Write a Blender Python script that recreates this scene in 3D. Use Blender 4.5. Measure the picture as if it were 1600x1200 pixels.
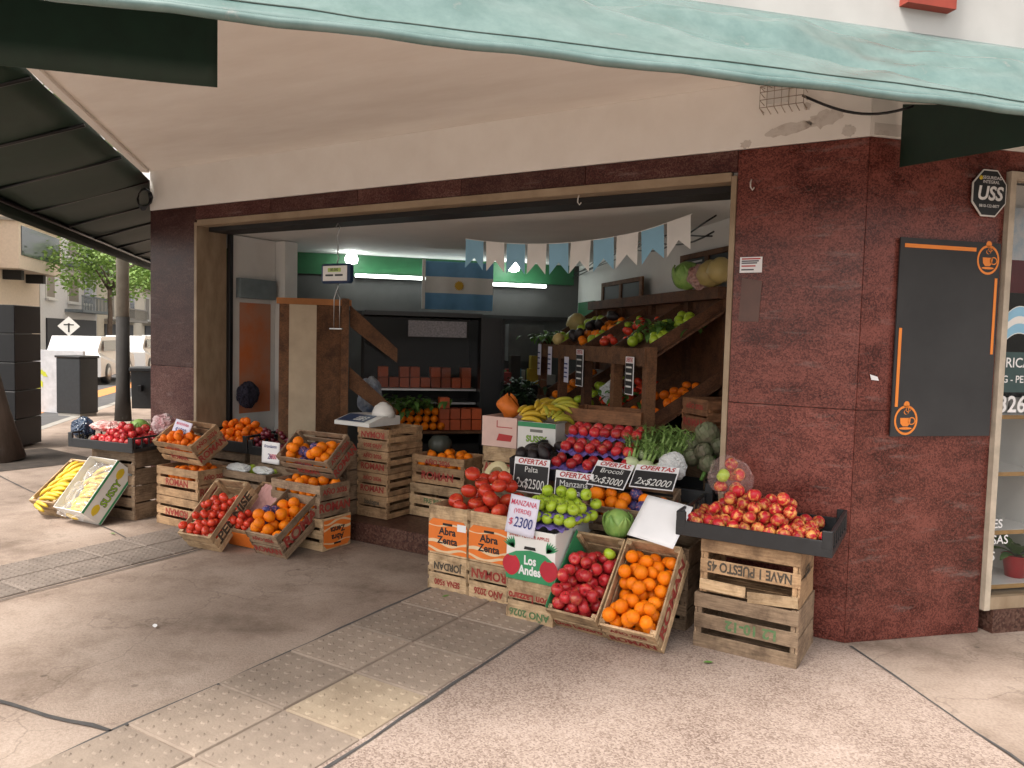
import bpy, bmesh, math, random
import numpy as np
from mathutils import Vector, Matrix, noise
random.seed(7); RNG = np.random.default_rng(7)
PI = math.pi; S2 = math.sqrt(.5); R = math.radians
for o in list(bpy.data.objects): bpy.data.objects.remove(o)
scene = bpy.context.scene; COL = scene.collection

# ------------------------------------------------------------------ camera
cam = bpy.data.cameras.new('camera'); camo = bpy.data.objects.new('camera', cam); COL.objects.link(camo)
cam.sensor_width = 36; cam.lens = 36*1200/1600; cam.clip_end = 600; cam.clip_start = .05
_a = R(59.0); _p = R(-3.35); _r = R(1.5)
_fw = Vector((-math.cos(_a), math.sin(_a), 0)); _rt = Vector((math.sin(_a), math.cos(_a), 0)); _up = Vector((0, 0, 1))
_F = _fw*math.cos(_p)+_up*math.sin(_p); _U = -_fw*math.sin(_p)+_up*math.cos(_p)
_R2 = _rt*math.cos(_r)+_U*math.sin(_r); _U2 = _U*math.cos(_r)-_rt*math.sin(_r)
camo.matrix_world = Matrix(((_R2.x, _U2.x, -_F.x, .512), (_R2.y, _U2.y, -_F.y, -4.304), (_R2.z, _U2.z, -_F.z, 1.55), (0, 0, 0, 1)))
scene.camera = camo
scene.cycles.max_bounces = 6; scene.cycles.diffuse_bounces = 4; scene.cycles.transparent_max_bounces = 8

# ------------------------------------------------------------------ sky, sun, exposure
SUN_EL, SUN_AZ = R(58), R(200)          # a veiled sun high over the street behind the camera
w = bpy.data.worlds.new('World'); scene.world = w; w.use_nodes = True
nt = w.node_tree; nt.nodes.clear()
sky = nt.nodes.new('ShaderNodeTexSky'); sky.sky_type = 'NISHITA'; sky.sun_disc = False
sky.sun_elevation = SUN_EL; sky.sun_rotation = SUN_AZ; sky.dust_density = 4; sky.air_density = 1; sky.ozone_density = 1
hs = nt.nodes.new('ShaderNodeHueSaturation'); hs.inputs['Saturation'].default_value = .18
tint = nt.nodes.new('ShaderNodeMix'); tint.data_type = 'RGBA'; tint.blend_type = 'MULTIPLY'; tint.inputs[0].default_value = 1
tint.inputs[7].default_value = (1.0, .955, .90, 1)
bg = nt.nodes.new('ShaderNodeBackground'); bg.inputs[1].default_value = .14
out = nt.nodes.new('ShaderNodeOutputWorld')
nt.links.new(sky.outputs[0], hs.inputs['Color']); nt.links.new(hs.outputs[0], tint.inputs[6]); nt.links.new(tint.outputs[2], bg.inputs[0]); nt.links.new(bg.outputs[0], out.inputs[0])
sl = bpy.data.lights.new('sun', 'SUN'); sl.energy = 1.5; sl.angle = R(14); sl.color = (1, .95, .88)
so = bpy.data.objects.new('sun', sl); COL.objects.link(so)
_sd = Vector((math.sin(SUN_AZ)*math.cos(SUN_EL), math.cos(SUN_AZ)*math.cos(SUN_EL), math.sin(SUN_EL)))
so.rotation_euler = _sd.to_track_quat('Z', 'Y').to_euler()
vs = scene.view_settings; vs.view_transform = 'Standard'; vs.look = 'None'; vs.gamma = 1; vs.exposure = 1.45; vs.use_curve_mapping = False

# ------------------------------------------------------------------ materials
MATS = {}
def nodes(name):
    m = bpy.data.materials.new(name); m.use_nodes = True
    return m, m.node_tree, m.node_tree.nodes['Principled BSDF']
def mat(name, c, rough=.6, var=.12, scale=8, metal=0, bump=0, bscale=60, c2=None, rnd=0, spec=.5, alpha=1, trans=0, stretch=None, emit=0, pos=(.32, .68)):
    """principled with noise mottling between c and c2 (or a darker c) and a per-object tone"""
    if name in MATS: return MATS[name]
    m, t, b = nodes(name); N = t.nodes; L = t.links
    tc = N.new('ShaderNodeTexCoord'); src = tc.outputs['Object']
    if stretch:
        mp = N.new('ShaderNodeMapping'); mp.inputs['Scale'].default_value = stretch; L.new(src, mp.inputs[0]); src = mp.outputs[0]
    oi = N.new('ShaderNodeObjectInfo')
    ad = N.new('ShaderNodeVectorMath'); ad.operation = 'ADD'; L.new(src, ad.inputs[0])
    mu = N.new('ShaderNodeMath'); mu.operation = 'MULTIPLY'; mu.inputs[1].default_value = 37; L.new(oi.outputs['Random'], mu.inputs[0]); L.new(mu.outputs[0], ad.inputs[1])
    nz = N.new('ShaderNodeTexNoise'); nz.inputs['Scale'].default_value = scale; nz.inputs['Detail'].default_value = 6; nz.inputs['Roughness'].default_value = .6
    L.new(ad.outputs[0], nz.inputs['Vector'])
    rp = N.new('ShaderNodeValToRGB'); e = rp.color_ramp.elements
    d = c2 if c2 else tuple(x*(1-2*var) for x in c)
    e[0].position = pos[0]; e[0].color = (*d, 1); e[1].position = pos[1]; e[1].color = (*c, 1)
    L.new(nz.outputs[0], rp.inputs[0]); col = rp.outputs[0]
    if rnd:
        mr = N.new('ShaderNodeMapRange'); mr.inputs[3].default_value = 1-rnd; mr.inputs[4].default_value = 1+rnd*.6; L.new(oi.outputs['Random'], mr.inputs[0])
        mx = N.new('ShaderNodeMix'); mx.data_type = 'RGBA'; mx.blend_type = 'MULTIPLY'; mx.inputs[0].default_value = 1
        L.new(col, mx.inputs[6]); L.new(mr.outputs[0], mx.inputs[7]); col = mx.outputs[2]
    L.new(col, b.inputs['Base Color'])
    b.inputs['Roughness'].default_value = rough; b.inputs['Metallic'].default_value = metal; b.inputs['Specular IOR Level'].default_value = spec
    b.inputs['Alpha'].default_value = alpha; b.inputs['Transmission Weight'].default_value = trans
    if bump:
        n2 = N.new('ShaderNodeTexNoise'); n2.inputs['Scale'].default_value = bscale; n2.inputs['Detail'].default_value = 4; L.new(ad.outputs[0], n2.inputs['Vector'])
        bp = N.new('ShaderNodeBump'); bp.inputs['Strength'].default_value = bump; bp.inputs['Distance'].default_value = .01; L.new(n2.outputs[0], bp.inputs['Height']); L.new(bp.outputs[0], b.inputs['Normal'])
    if emit:
        b.inputs['Emission Color'].default_value = (*c, 1); b.inputs['Emission Strength'].default_value = emit
    MATS[name] = m; return m
def speckle(name, base, dark, light, scale, rough, big=1.2, joint=None, streak=None, wk=.5, wb=.62):
    """stone: voronoi grains in three tones over broad cloudy patches"""
    m, t, b = nodes(name); N = t.nodes; L = t.links
    g = N.new('ShaderNodeNewGeometry')
    vo = N.new('ShaderNodeTexVoronoi'); vo.inputs['Scale'].default_value = scale; L.new(g.outputs['Position'], vo.inputs['Vector'])
    nz = N.new('ShaderNodeTexNoise'); nz.inputs['Scale'].default_value = big; nz.inputs['Detail'].default_value = 8; nz.inputs['Roughness'].default_value = .65; L.new(g.outputs['Position'], nz.inputs['Vector'])
    if streak:
        mp = N.new('ShaderNodeMapping'); mp.inputs['Scale'].default_value = streak; L.new(g.outputs['Position'], mp.inputs[0]); L.new(mp.outputs[0], nz.inputs['Vector'])
    sp = N.new('ShaderNodeSeparateColor'); L.new(vo.outputs['Color'], sp.inputs[0])
    mm = N.new('ShaderNodeMath'); mm.operation = 'MULTIPLY_ADD'; mm.inputs[1].default_value = wk; L.new(sp.outputs[0], mm.inputs[0])
    m3 = N.new('ShaderNodeMath'); m3.operation = 'MULTIPLY'; m3.inputs[1].default_value = wb; L.new(nz.outputs[0], m3.inputs[0]); L.new(m3.outputs[0], mm.inputs[2])
    rp = N.new('ShaderNodeValToRGB'); cr = rp.color_ramp; cr.elements[0].position = .28; cr.elements[0].color = (*dark, 1); cr.elements[1].position = .55; cr.elements[1].color = (*base, 1)
    e = cr.elements.new(.86); e.color = (*light, 1); L.new(mm.outputs[0], rp.inputs[0])
    L.new(rp.outputs[0], b.inputs['Base Color'])
    rr = N.new('ShaderNodeMapRange'); rr.inputs[3].default_value = rough-.12; rr.inputs[4].default_value = rough+.15; L.new(nz.outputs[0], rr.inputs[0]); L.new(rr.outputs[0], b.inputs['Roughness'])
    b.inputs['Specular IOR Level'].default_value = .3
    if streak:                                                             # pale scuffs worn across the polished face
        m4 = N.new('ShaderNodeMapping'); m4.inputs['Scale'].default_value = (2.2, 2.2, 13); L.new(g.outputs['Position'], m4.inputs[0]); n4 = N.new('ShaderNodeTexNoise'); n4.inputs['Scale'].default_value = 1.5; n4.inputs['Detail'].default_value = 9; n4.inputs['Roughness'].default_value = .72; L.new(m4.outputs[0], n4.inputs['Vector'])
        r4 = N.new('ShaderNodeMapRange'); r4.inputs[1].default_value = .56; r4.inputs[2].default_value = .74; r4.inputs[4].default_value = .55; L.new(n4.outputs[0], r4.inputs[0])
        x4 = N.new('ShaderNodeMix'); x4.data_type = 'RGBA'; x4.inputs[7].default_value = (.25, .195, .18, 1); L.new(r4.outputs[0], x4.inputs[0]); L.new(rp.outputs[0], x4.inputs[6]); o4 = N.new('ShaderNodeObjectInfo'); q4 = N.new('ShaderNodeMapRange'); q4.inputs[3].default_value = .72; q4.inputs[4].default_value = 1.25; L.new(o4.outputs['Random'], q4.inputs[0]); y4 = N.new('ShaderNodeMix'); y4.data_type = 'RGBA'; y4.blend_type = 'MULTIPLY'; y4.inputs[0].default_value = 1; L.new(x4.outputs[2], y4.inputs[6]); L.new(q4.outputs[0], y4.inputs[7]); L.new(y4.outputs[2], b.inputs['Base Color'])
    MATS[name] = m; return m
def wood(name, c, c2, rnd=.3):
    m = mat(name, c, .75, c2=c2, scale=5, stretch=(2.2, 22, 22), bump=.25, bscale=30, rnd=rnd)
    if m.get('aged'): return m
    m['aged'] = 1; t = m.node_tree; N = t.nodes; L = t.links; b = N['Principled BSDF']; src = b.inputs['Base Color'].links[0].from_socket
    g = N.new('ShaderNodeNewGeometry'); n = N.new('ShaderNodeTexNoise'); n.inputs['Scale'].default_value = 9; n.inputs['Detail'].default_value = 7; n.inputs['Roughness'].default_value = .7; L.new(g.outputs['Position'], n.inputs['Vector'])
    r = N.new('ShaderNodeValToRGB'); e = r.color_ramp.elements; e[0].position = .36; e[0].color = (.42, .37, .33, 1); e[1].position = .56; e[1].color = (1.06, 1.03, 1, 1); L.new(n.outputs[0], r.inputs[0])
    x = N.new('ShaderNodeMix'); x.data_type = 'RGBA'; x.blend_type = 'MULTIPLY'; x.inputs[0].default_value = .85; L.new(src, x.inputs[6]); L.new(r.outputs[0], x.inputs[7]); L.new(x.outputs[2], b.inputs['Base Color'])
    return m
WOOD = wood('crate_wood', (.54, .36, .205), (.35, .215, .115)); WOODG = wood('crate_wood_grey', (.36, .26, .172), (.20, .137, .088)); WOODP = wood('crate_wood_pale', (.62, .46, .29), (.42, .285, .155))
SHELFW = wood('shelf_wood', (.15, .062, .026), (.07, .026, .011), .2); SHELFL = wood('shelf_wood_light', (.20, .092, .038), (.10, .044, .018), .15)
GRAN = speckle('red_granite', (.088, .022, .017), (.017, .0105, .0095), (.24, .075, .058), 150, .28, 2.6, streak=(1, 1, 2.0), wk=.34, wb=.98)
GRAND = speckle('dark_granite', (.060, .017, .015), (.020, .008, .008), (.14, .075, .06), 150, .32, 2.2, streak=(1, 1, 2), wk=.34, wb=.85)
STEP = speckle('step_stone', (.075, .032, .024), (.035, .016, .013), (.14, .08, .06), 80, .4)
TRAV = mat('travertine', (.36, .275, .185), .5, c2=(.24, .17, .105), scale=4, stretch=(1, 3, 1), bump=.1)
PLASTER = mat('plaster', (.86, .83, .785), .9, c2=(.79, .75, .70), scale=3, bump=.12, bscale=25); SOFFIT = mat('soffit_plaster', (.88, .85, .80), .9, c2=(.79, .745, .69), scale=1.3, stretch=(1, 3.5, 1), bump=.1, bscale=40)
PEEL = mat('bare_render', (.62, .575, .53), .95, c2=(.40, .33, .28), scale=14, bump=.3, pos=(.25, .5))
WHITEW = mat('white_wall', (.74, .74, .72), .8, var=.04, scale=3); GREENW = mat('green_paint', (.02, .12, .045), .5, var=.1); GREYW = mat('grey_wall', (.10, .098, .094), .8, var=.1, scale=3)
DARK = mat('dark_recess', (.016, .014, .013), .7); BLACKP = mat('black_plastic', (.018, .020, .023), .42, var=.15, scale=20, bump=.05); BLACKM = mat('black_metal', (.012, .012, .014), .35)
STEEL = mat('steel', (.45, .45, .45), .35, metal=.9); WHITEP = mat('white_plastic', (.72, .71, .68), .4, var=.04); BLUEP = mat('blue_plastic', (.02, .05, .13), .4)
CARDW = mat('white_card', (.76, .75, .72), .7, var=.05, scale=6); CARDB = mat('brown_card', (.40, .26, .14), .8); PAPER = mat('paper', (.82, .82, .84), .8, var=.03); LILAC = mat('lilac_paper', (.70, .68, .80), .8, var=.05)
ORANGEC = mat('orange_card', (.82, .20, .025), .6, var=.08); CREAMC = mat('cream_ink', (.78, .58, .36), .65, var=.05); GREENC = mat('green_card', (.035, .27, .11), .55, var=.08); REDC = mat('red_ink', (.48, .03, .03), .6, var=.1); BLACKC = mat('black_ink', (.02, .02, .022), .7)
STENR = mat('red_stencil', (.26, .012, .015), .8, c2=(.34, .07, .045), scale=40); STENK = mat('black_stencil', (.03, .028, .026), .8, c2=(.12, .09, .06), scale=60); STENG = mat('green_stencil', (.05, .16, .06), .8, c2=(.14, .17, .08), scale=60)
CHALK = mat('chalk', (.75, .75, .73), .9, var=.1, scale=80); BOARD = mat('blackboard', (.022, .023, .025), .65, c2=(.035, .036, .038), scale=2.5); ORANGEP = mat('orange_paint', (.85, .25, .03), .5, var=.05); YELLOWC = mat('yellow_ink', (.75, .55, .03), .5); LIMEC = mat('lime_ink', (.30, .55, .04), .5)
BOTTLEG = mat('awning_dark_green', (.006, .030, .017), .6, var=.15); PURPLE = mat('purple_tray', (.17, .12, .42), .7, var=.12, scale=12); NAVYW = mat('navy_wrapper', (.045, .045, .18), .5, c2=(.55, .22, .22), scale=2.6, pos=(.36, .48))
SKYB = mat('sky_blue_cloth', (.27, .52, .70), .8, var=.05); WHITEC = mat('white_cloth', (.78, .77, .74), .8, var=.04); GOLD = mat('gold_print', (.75, .45, .04), .6); FLAGB = mat('flag_blue', (.17, .40, .66), .7, var=.08)
LED = mat('led_tube', (.95, 1, .97), .5, emit=5); SCREEN = mat('display_green', (.42, .55, .12), .4); VINYL = mat('white_vinyl', (.85, .85, .85), .5)
F_ORANGE = mat('orange_peel', (.90, .255, .004), .48, c2=(.82, .17, .003), scale=1.5, bump=.14, bscale=34, rnd=.2, spec=.28); F_MAND = mat('mandarin_peel', (.86, .205, .004), .48, c2=(.78, .13, .004), scale=1.5, bump=.14, bscale=34, rnd=.2, spec=.28)
F_APPLE = mat('red_apple_skin', (.47, .022, .030), .30, c2=(.70, .22, .09), scale=1.6, pos=(.26, .46), rnd=.3, stretch=(1, 1, .5)); F_APPLEY = mat('blush_apple_skin', (.50, .018, .030), .32, c2=(.80, .42, .11), scale=1.5, rnd=.3, spec=.35, stretch=(1, 1, .5), pos=(.37, .53)); F_GREEN = mat('green_apple_skin', (.42, .56, .04), .3, c2=(.33, .47, .03), scale=1.6, rnd=.15)
F_TOM = mat('tomato_skin', (.64, .045, .022), .26, c2=(.68, .15, .04), scale=1.3, rnd=.18, pos=(.22, .5)); F_PLUM = mat('plum_skin', (.16, .015, .03), .35, rnd=.3); F_AVO = mat('dark_avocado_skin', (.022, .016, .018), .4, bump=.3, bscale=150)
F_BAN = mat('banana_skin', (.72, .47, .03), .5, c2=(.58, .42, .04), scale=14, rnd=.2); F_BANG = mat('green_banana_skin', (.35, .40, .04), .5, c2=(.55, .45, .04), scale=14, rnd=.2); STEM = mat('stem', (.08, .05, .02), .8); LEAFG = mat('leaf_green', (.07, .17, .03), .55, c2=(.12, .26, .05), scale=9, rnd=.2)
CABB = mat('cabbage_leaf', (.30, .46, .12), .5, c2=(.14, .30, .06), scale=10, rnd=.1); FENW = mat('fennel_bulb', (.62, .70, .42), .45, var=.08); FENG = mat('fennel_fronds', (.22, .36, .09), .6, rnd=.2); ARTI = mat('artichoke', (.13, .17, .08), .6, c2=(.20, .17, .12), scale=20, rnd=.2); SQUASH = mat('squash_skin', (.55, .42, .16), .5, rnd=.2); MELON = mat('dark_pumpkin', (.05, .06, .05), .5)
BAG = mat('clear_bag', (.9, .9, .9), .15, alpha=.22, var=.02, spec=.8); BAGP = mat('pink_net_bag', (.85, .62, .60), .2, alpha=.09, var=.02, spec=1); BAGW = mat('white_bag', (.75, .77, .78), .35, alpha=.8)
CONC = None

# ------------------------------------------------------------------ mesh helpers
def link(name, me, m=None, parent=None, mw=None):
    o = bpy.data.objects.new(name, me); COL.objects.link(o)
    if m is not None and me is not None and not me.materials: me.materials.append(m)
    if parent: o.parent = parent
    if mw is not None: o.matrix_local = mw if isinstance(mw, Matrix) else Matrix.Translation(mw)
    return o
def tag(o, label, cat, group=None, kind=None):
    if label: o['label'] = label
    if cat: o['category'] = cat
    if group: o['group'] = group
    if kind: o['kind'] = kind
    return o
def thing(name, label, cat, mw=(0, 0, 0), group=None):
    o = bpy.data.objects.new(name, None); COL.objects.link(o); o.empty_display_size = .1
    o.matrix_world = mw if isinstance(mw, Matrix) else Matrix.Translation(mw)
    return tag(o, label, cat, group)
def T(x, y, z, yaw=0, tilt=0): return Matrix.Translation((x, y, z)) @ Matrix.Rotation(yaw, 4, 'Z') @ Matrix.Rotation(tilt, 4, 'X')
def mesh(name, vs_, fs, smooth=False):
    me = bpy.data.meshes.new(name); me.from_pydata([tuple(v) for v in vs_], [], fs); me.update()
    if smooth: me.polygons.foreach_set('use_smooth', [True]*len(me.polygons))
    return me
_bc = {}
def boxm(sx, sy, sz, bev=.0015):
    """bevelled box centred on the origin, cached by size"""
    k = (round(sx, 3), round(sy, 3), round(sz, 3), bev)
    if k in _bc: return _bc[k]
    bm = bmesh.new(); bmesh.ops.create_cube(bm, size=1); bmesh.ops.scale(bm, vec=(sx, sy, sz), verts=bm.verts)
    if bev: bmesh.ops.bevel(bm, geom=bm.edges[:], offset=min(bev, sx/4, sy/4, sz/4), segments=1, affect='EDGES')
    me = bpy.data.meshes.new('box'); bm.to_mesh(me); bm.free(); _bc[k] = me; return me
def box(name, x0, x1, y0, y1, z0, z1, m, parent=None, bev=.002, rot=None):
    me = boxm(abs(x1-x0), abs(y1-y0), abs(z1-z0), bev).copy(); me.materials.clear()
    mw = Matrix.Translation(((x0+x1)/2, (y0+y1)/2, (z0+z1)/2))
    if rot is not None: mw = mw @ rot
    return link(name, me, m, parent, mw)
_sm = {}
def slat(name, L_, W_, T_, m, parent, mw):
    """board: length along local X; shared mesh per size and material"""
    k = (round(L_, 3), round(W_, 3), round(T_, 3), m.name)
    if k not in _sm:
        me = boxm(L_, W_, T_, .0016).copy(); me.materials.clear(); me.materials.append(m); _sm[k] = me
    return link(name, _sm[k], None, parent, mw)
def lathe_mesh(name, prof, n=20, smooth=True, lobes=0, amp=0):
    vs_, fs = [], []
    for (r, z) in prof:
        for i in range(n):
            a = 2*PI*i/n; rr = r*(1+amp*math.cos(lobes*a)) if lobes else r
            vs_.append((rr*math.cos(a), rr*math.sin(a), z))
    for j in range(len(prof)-1):
        for i in range(n): a = j*n+i; b = j*n+(i+1) % n; fs.append((a, b, b+n, a+n))
    fs.append(tuple(range(n-1, -1, -1))); k = (len(prof)-1)*n; fs.append(tuple(range(k, k+n)))
    return mesh(name, vs_, fs, smooth)
def tube_data(path, r, n=8, r2=None):
    """verts, faces of a tube along a list of points; r may be a list"""
    P = [Vector(p) for p in path]; vs_, fs = [], []
    for i, p in enumerate(P):
        d = (P[min(i+1, len(P)-1)]-P[max(i-1, 0)]).normalized(); a = d.orthogonal().normalized() if abs(d.z) > .9 else d.cross(Vector((0, 0, 1))).normalized(); b = d.cross(a)
        rr = r[i] if isinstance(r, (list, tuple)) else r
        for k in range(n): t = 2*PI*k/n; vs_.append(p+a*rr*math.cos(t)+b*rr*math.sin(t))
    for i in range(len(P)-1):
        for k in range(n): q = i*n+k; s = i*n+(k+1) % n; fs.append((q, s, s+n, q+n))
    fs.append(tuple(range(n-1, -1, -1))); q = (len(P)-1)*n; fs.append(tuple(range(q, q+n)))
    return vs_, fs
def tube(name, path, r, m, parent=None, n=8): v, f = tube_data(path, r, n); return link(name, mesh(name, v, f, True), m, parent)
def join_data(parts):
    V, Fc = [], []
    for v, f in parts: o = len(V); V += list(v); Fc += [tuple(i+o for i in q) for q in f]
    return V, Fc
def poly(name, pts, m, parent=None, mw=None, th=.002):
    """flat outline in local XY, given a thickness"""
    n = len(pts); v = [(x, y, 0) for x, y in pts]+[(x, y, th) for x, y in pts]
    f = [tuple(range(n-1, -1, -1)), tuple(range(n, 2*n))]+[(i, (i+1) % n, n+(i+1) % n, n+i) for i in range(n)]
    return link(name, mesh(name, v, f), m, parent, mw)
def grid_mesh(name, nx, ny, fn, smooth=True):
    v = [fn(i/nx, j/ny) for j in range(ny+1) for i in range(nx+1)]
    f = [(j*(nx+1)+i, j*(nx+1)+i+1, (j+1)*(nx+1)+i+1, (j+1)*(nx+1)+i) for j in range(ny) for i in range(nx)]
    return mesh(name, v, f, smooth)
_tx = {}
def text_mesh(s, size, bold=0., shear=0., xs=1.):
    k = (s, round(size, 4), bold, shear, xs)
    if k in _tx: return _tx[k]
    cu = bpy.data.curves.new('t', 'FONT'); cu.body = s; cu.size = size; cu.align_x = 'CENTER'; cu.align_y = 'CENTER'; cu.offset = bold*size; cu.shear = shear; cu.resolution_u = 3; cu.space_line = .85
    ob = bpy.data.objects.new('t', cu); COL.objects.link(ob); bpy.context.view_layer.update()
    me = bpy.data.meshes.new_from_object(ob.evaluated_get(bpy.context.evaluated_depsgraph_get())); bpy.data.objects.remove(ob)
    for v in me.vertices: v.co.x *= xs
    me.materials.clear(); _tx[k] = me; return me
def lettering(s, size, m, parent, mw, bold=.02, shear=0., xs=1.):
    me = text_mesh(s, size, bold, shear, xs).copy(); me.materials.append(m)
    return link('lettering', me, None, parent, mw)
FACE = {'front': Matrix(((1, 0, 0, 0), (0, 0, -1, 0), (0, 1, 0, 0), (0, 0, 0, 1))),      # text x->X, y->Z, normal -Y
        'right': Matrix(((0, 0, 1, 0), (1, 0, 0, 0), (0, 1, 0, 0), (0, 0, 0, 1))),       # text x->Y, y->Z, normal +X
        'left': Matrix(((0, 0, -1, 0), (-1, 0, 0, 0), (0, 1, 0, 0), (0, 0, 0, 1)))}
FLIP = Matrix.Rotation(PI, 4, 'Z')

# ------------------------------------------------------------------ the ground
def ground_mat():
    m, t, b = nodes('pavement_concrete'); N = t.nodes; L = t.links
    g = N.new('ShaderNodeNewGeometry'); P = g.outputs['Position']
    def nz(s, d=8, r=.6):
        n = N.new('ShaderNodeTexNoise'); n.inputs['Scale'].default_value = s; n.inputs['Detail'].default_value = d; n.inputs['Roughness'].default_value = r; L.new(P, n.inputs['Vector']); return n.outputs[0]
    def ramp(src, *st):
        r = N.new('ShaderNodeValToRGB'); e = r.color_ramp.elements
        e[0].position, e[0].color = st[0][0], (*st[0][1], 1); e[1].position, e[1].color = st[-1][0], (*st[-1][1], 1)
        for p, c in st[1:-1]: q = e.new(p); q.color = (*c, 1)
        L.new(src, r.inputs[0]); return r.outputs[0]
    def mul(a, c_, f=1.):
        x = N.new('ShaderNodeMix'); x.data_type = 'RGBA'; x.blend_type = 'MULTIPLY'; x.inputs[0].default_value = f; L.new(a, x.inputs[6]); L.new(c_, x.inputs[7]); return x.outputs[2]
    base = ramp(nz(1.1, 9, .62), (.3, (.195, .145, .114)), (.5, (.31, .239, .193)), (.72, (.405, .327, .273)))
    fine = ramp(nz(70, 3), (.3, (.78, .76, .74)), (.6, (1, 1, 1)))
    stain = ramp(nz(2.3, 6, .7), (.34, (.58, .54, .50)), (.52, (1, 1, 1)))
    col = mul(mul(base, fine), stain, .75)
    vo = N.new('ShaderNodeTexVoronoi'); vo.inputs['Scale'].default_value = 3.2; L.new(P, vo.inputs['Vector'])                  # trodden gum and drips
    col = mul(col, ramp(vo.outputs['Distance'], (.035, (.42, .40, .38)), (.06, (1, 1, 1))), .7)
    ck = N.new('ShaderNodeTexVoronoi'); ck.feature = 'DISTANCE_TO_EDGE'; ck.inputs['Scale'].default_value = .55; wp = N.new('ShaderNodeVectorMath'); wp.operation = 'MULTIPLY_ADD'; wn = N.new('ShaderNodeTexNoise'); wn.inputs['Scale'].default_value = 3; wn.inputs['Detail'].default_value = 6; L.new(P, wn.inputs['Vector']); L.new(wn.outputs['Color'], wp.inputs[0]); wp.inputs[1].default_value = (.5, .5, .5); L.new(P, wp.inputs[2]); L.new(wp.outputs[0], ck.inputs['Vector'])
    col = mul(col, ramp(ck.outputs['Distance'], (.001, (.42, .40, .38)), (.0035, (1, 1, 1))), .45)
    L.new(col, b.inputs['Base Color']); b.inputs['Roughness'].default_value = .85
    bp = N.new('ShaderNodeBump'); bp.inputs['Strength'].default_value = .35; bp.inputs['Distance'].default_value = .006; L.new(nz(110, 4), bp.inputs['Height']); L.new(bp.outputs[0], b.inputs['Normal'])
    return m
CONC = ground_mat()
AGG = speckle('aggregate_concrete', (.295, .226, .188), (.135, .092, .075), (.41, .33, .285), 150, .85, 1.6, wk=.42, wb=.75)
ASPH = mat('asphalt', (.085, .083, .085), .9, var=.15, scale=4, bump=.2); TILE = mat('tactile_tile', (.33, .262, .208), .85, c2=(.24, .188, .148), scale=6, bump=.2, bscale=90, rnd=.22); TILEY = mat('tactile_tile_yellow', (.39, .31, .225), .85, c2=(.29, .225, .16), scale=7, bump=.2, bscale=90); TILED = mat('tactile_tile_dark', (.215, .175, .148), .85, c2=(.15, .12, .10), scale=5, rnd=.15)
JOINT = mat('joint_filler', (.075, .07, .068), .9, var=.2, scale=15); KERB = mat('kerb_stone', (.33, .31, .28), .85); ORK = mat('orange_road_paint', (.52, .21, .05), .8, c2=(.42, .18, .06), scale=4); RWHITE = mat('road_white', (.6, .6, .58), .8)
def W(u, v, z=0.): return Vector((u*S2-v*S2, u*S2+v*S2, z))          # street axes: u along the right street, v along the left street
def sheet(name, pts, m, kind='structure', parent=None):
    o = link(name, mesh(name, pts, [tuple(range(len(pts)))]), m, parent)
    if kind: o['kind'] = kind
    return o
sheet('ground', [(-300, -300, -.17), (300, -300, -.17), (300, 300, -.17), (-300, 300, -.17)], ASPH)
def slab(name, pts, z0, z1, m, kind='structure', parent=None):
    n = len(pts); v = [(p[0], p[1], z0) for p in pts]+[(p[0], p[1], z1) for p in pts]
    o = link(name, mesh(name, v, [tuple(range(n, 2*n))]+[(i, (i+1) % n, n+(i+1) % n, n+i) for i in range(n)]), m, parent)
    if kind: o['kind'] = kind
    return o
kx = -6.75                                                                              # kerb line of the left street (u)
pave = [W(kx, -11), W(kx, 90), W(-4.0, 90), W(-4.0, 4), (-3, 3, 0), (3, 3, 0), W(60, 0), W(60, -11)]
slab('pavement', [tuple(p)[:2] for p in pave], -.2, 0, CONC)
slab('kerb', [tuple(W(*q))[:2] for q in ((kx-.15, -11), (kx-.15, 90), (kx-.002, 90), (kx-.002, -11))], -.2, .004, KERB)
sheet('tree_soil', [(-9.9, -.5, .004), (-8.3, -.35, .004), (-8.2, .9, .004), (-9.6, 1.0, .004)], mat('soil', (.06, .045, .035), .95, var=.3, scale=6, bump=.5))
sheet('pavement_panel', [(-1.43, -7, .004), (8, -7, .004), (.74, -.90, .004), (.03, -.02, .004), (-1.43, -.02, .004)], AGG)
def joint(pts, wd=.007, z=.007):
    P = [Vector((x, y, 0)) for x, y in pts]; v = []
    for i, p in enumerate(P):
        d = (P[min(i+1, len(P)-1)]-P[max(i-1, 0)]).normalized(); n = Vector((-d.y, d.x, 0)); k = wd*(.6+.8*random.random())
        v += [p+n*k+Vector((0, 0, z)), p-n*k+Vector((0, 0, z))]
    o = link('joint', mesh('joint', v, [(2*i, 2*i+1, 2*i+3, 2*i+2) for i in range(len(P)-1)]), JOINT); o['kind'] = 'structure'
def wob(a, b, n=14, k=.008): return [(a[0]+(b[0]-a[0])*i/n+random.uniform(-k, k), a[1]+(b[1]-a[1])*i/n+random.uniform(-k, k)) for i in range(n+1)]
joint(wob((.04, -.03), (1.6, -1.92))); joint(wob((-1.43, -.02), (-1.36, -4.6), 24), .010); joint(wob((-2.29, -.02), (-2.22, -4.6), 24), .009)
joint(wob((-4.12, 0), (-4.12, -4), 16), .007); joint(wob((-2.9, -2.75), (-2.25, -2.62), 6), .010); joint(wob((-9, -.1), (-4.8, -.95), 16), .006)
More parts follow.
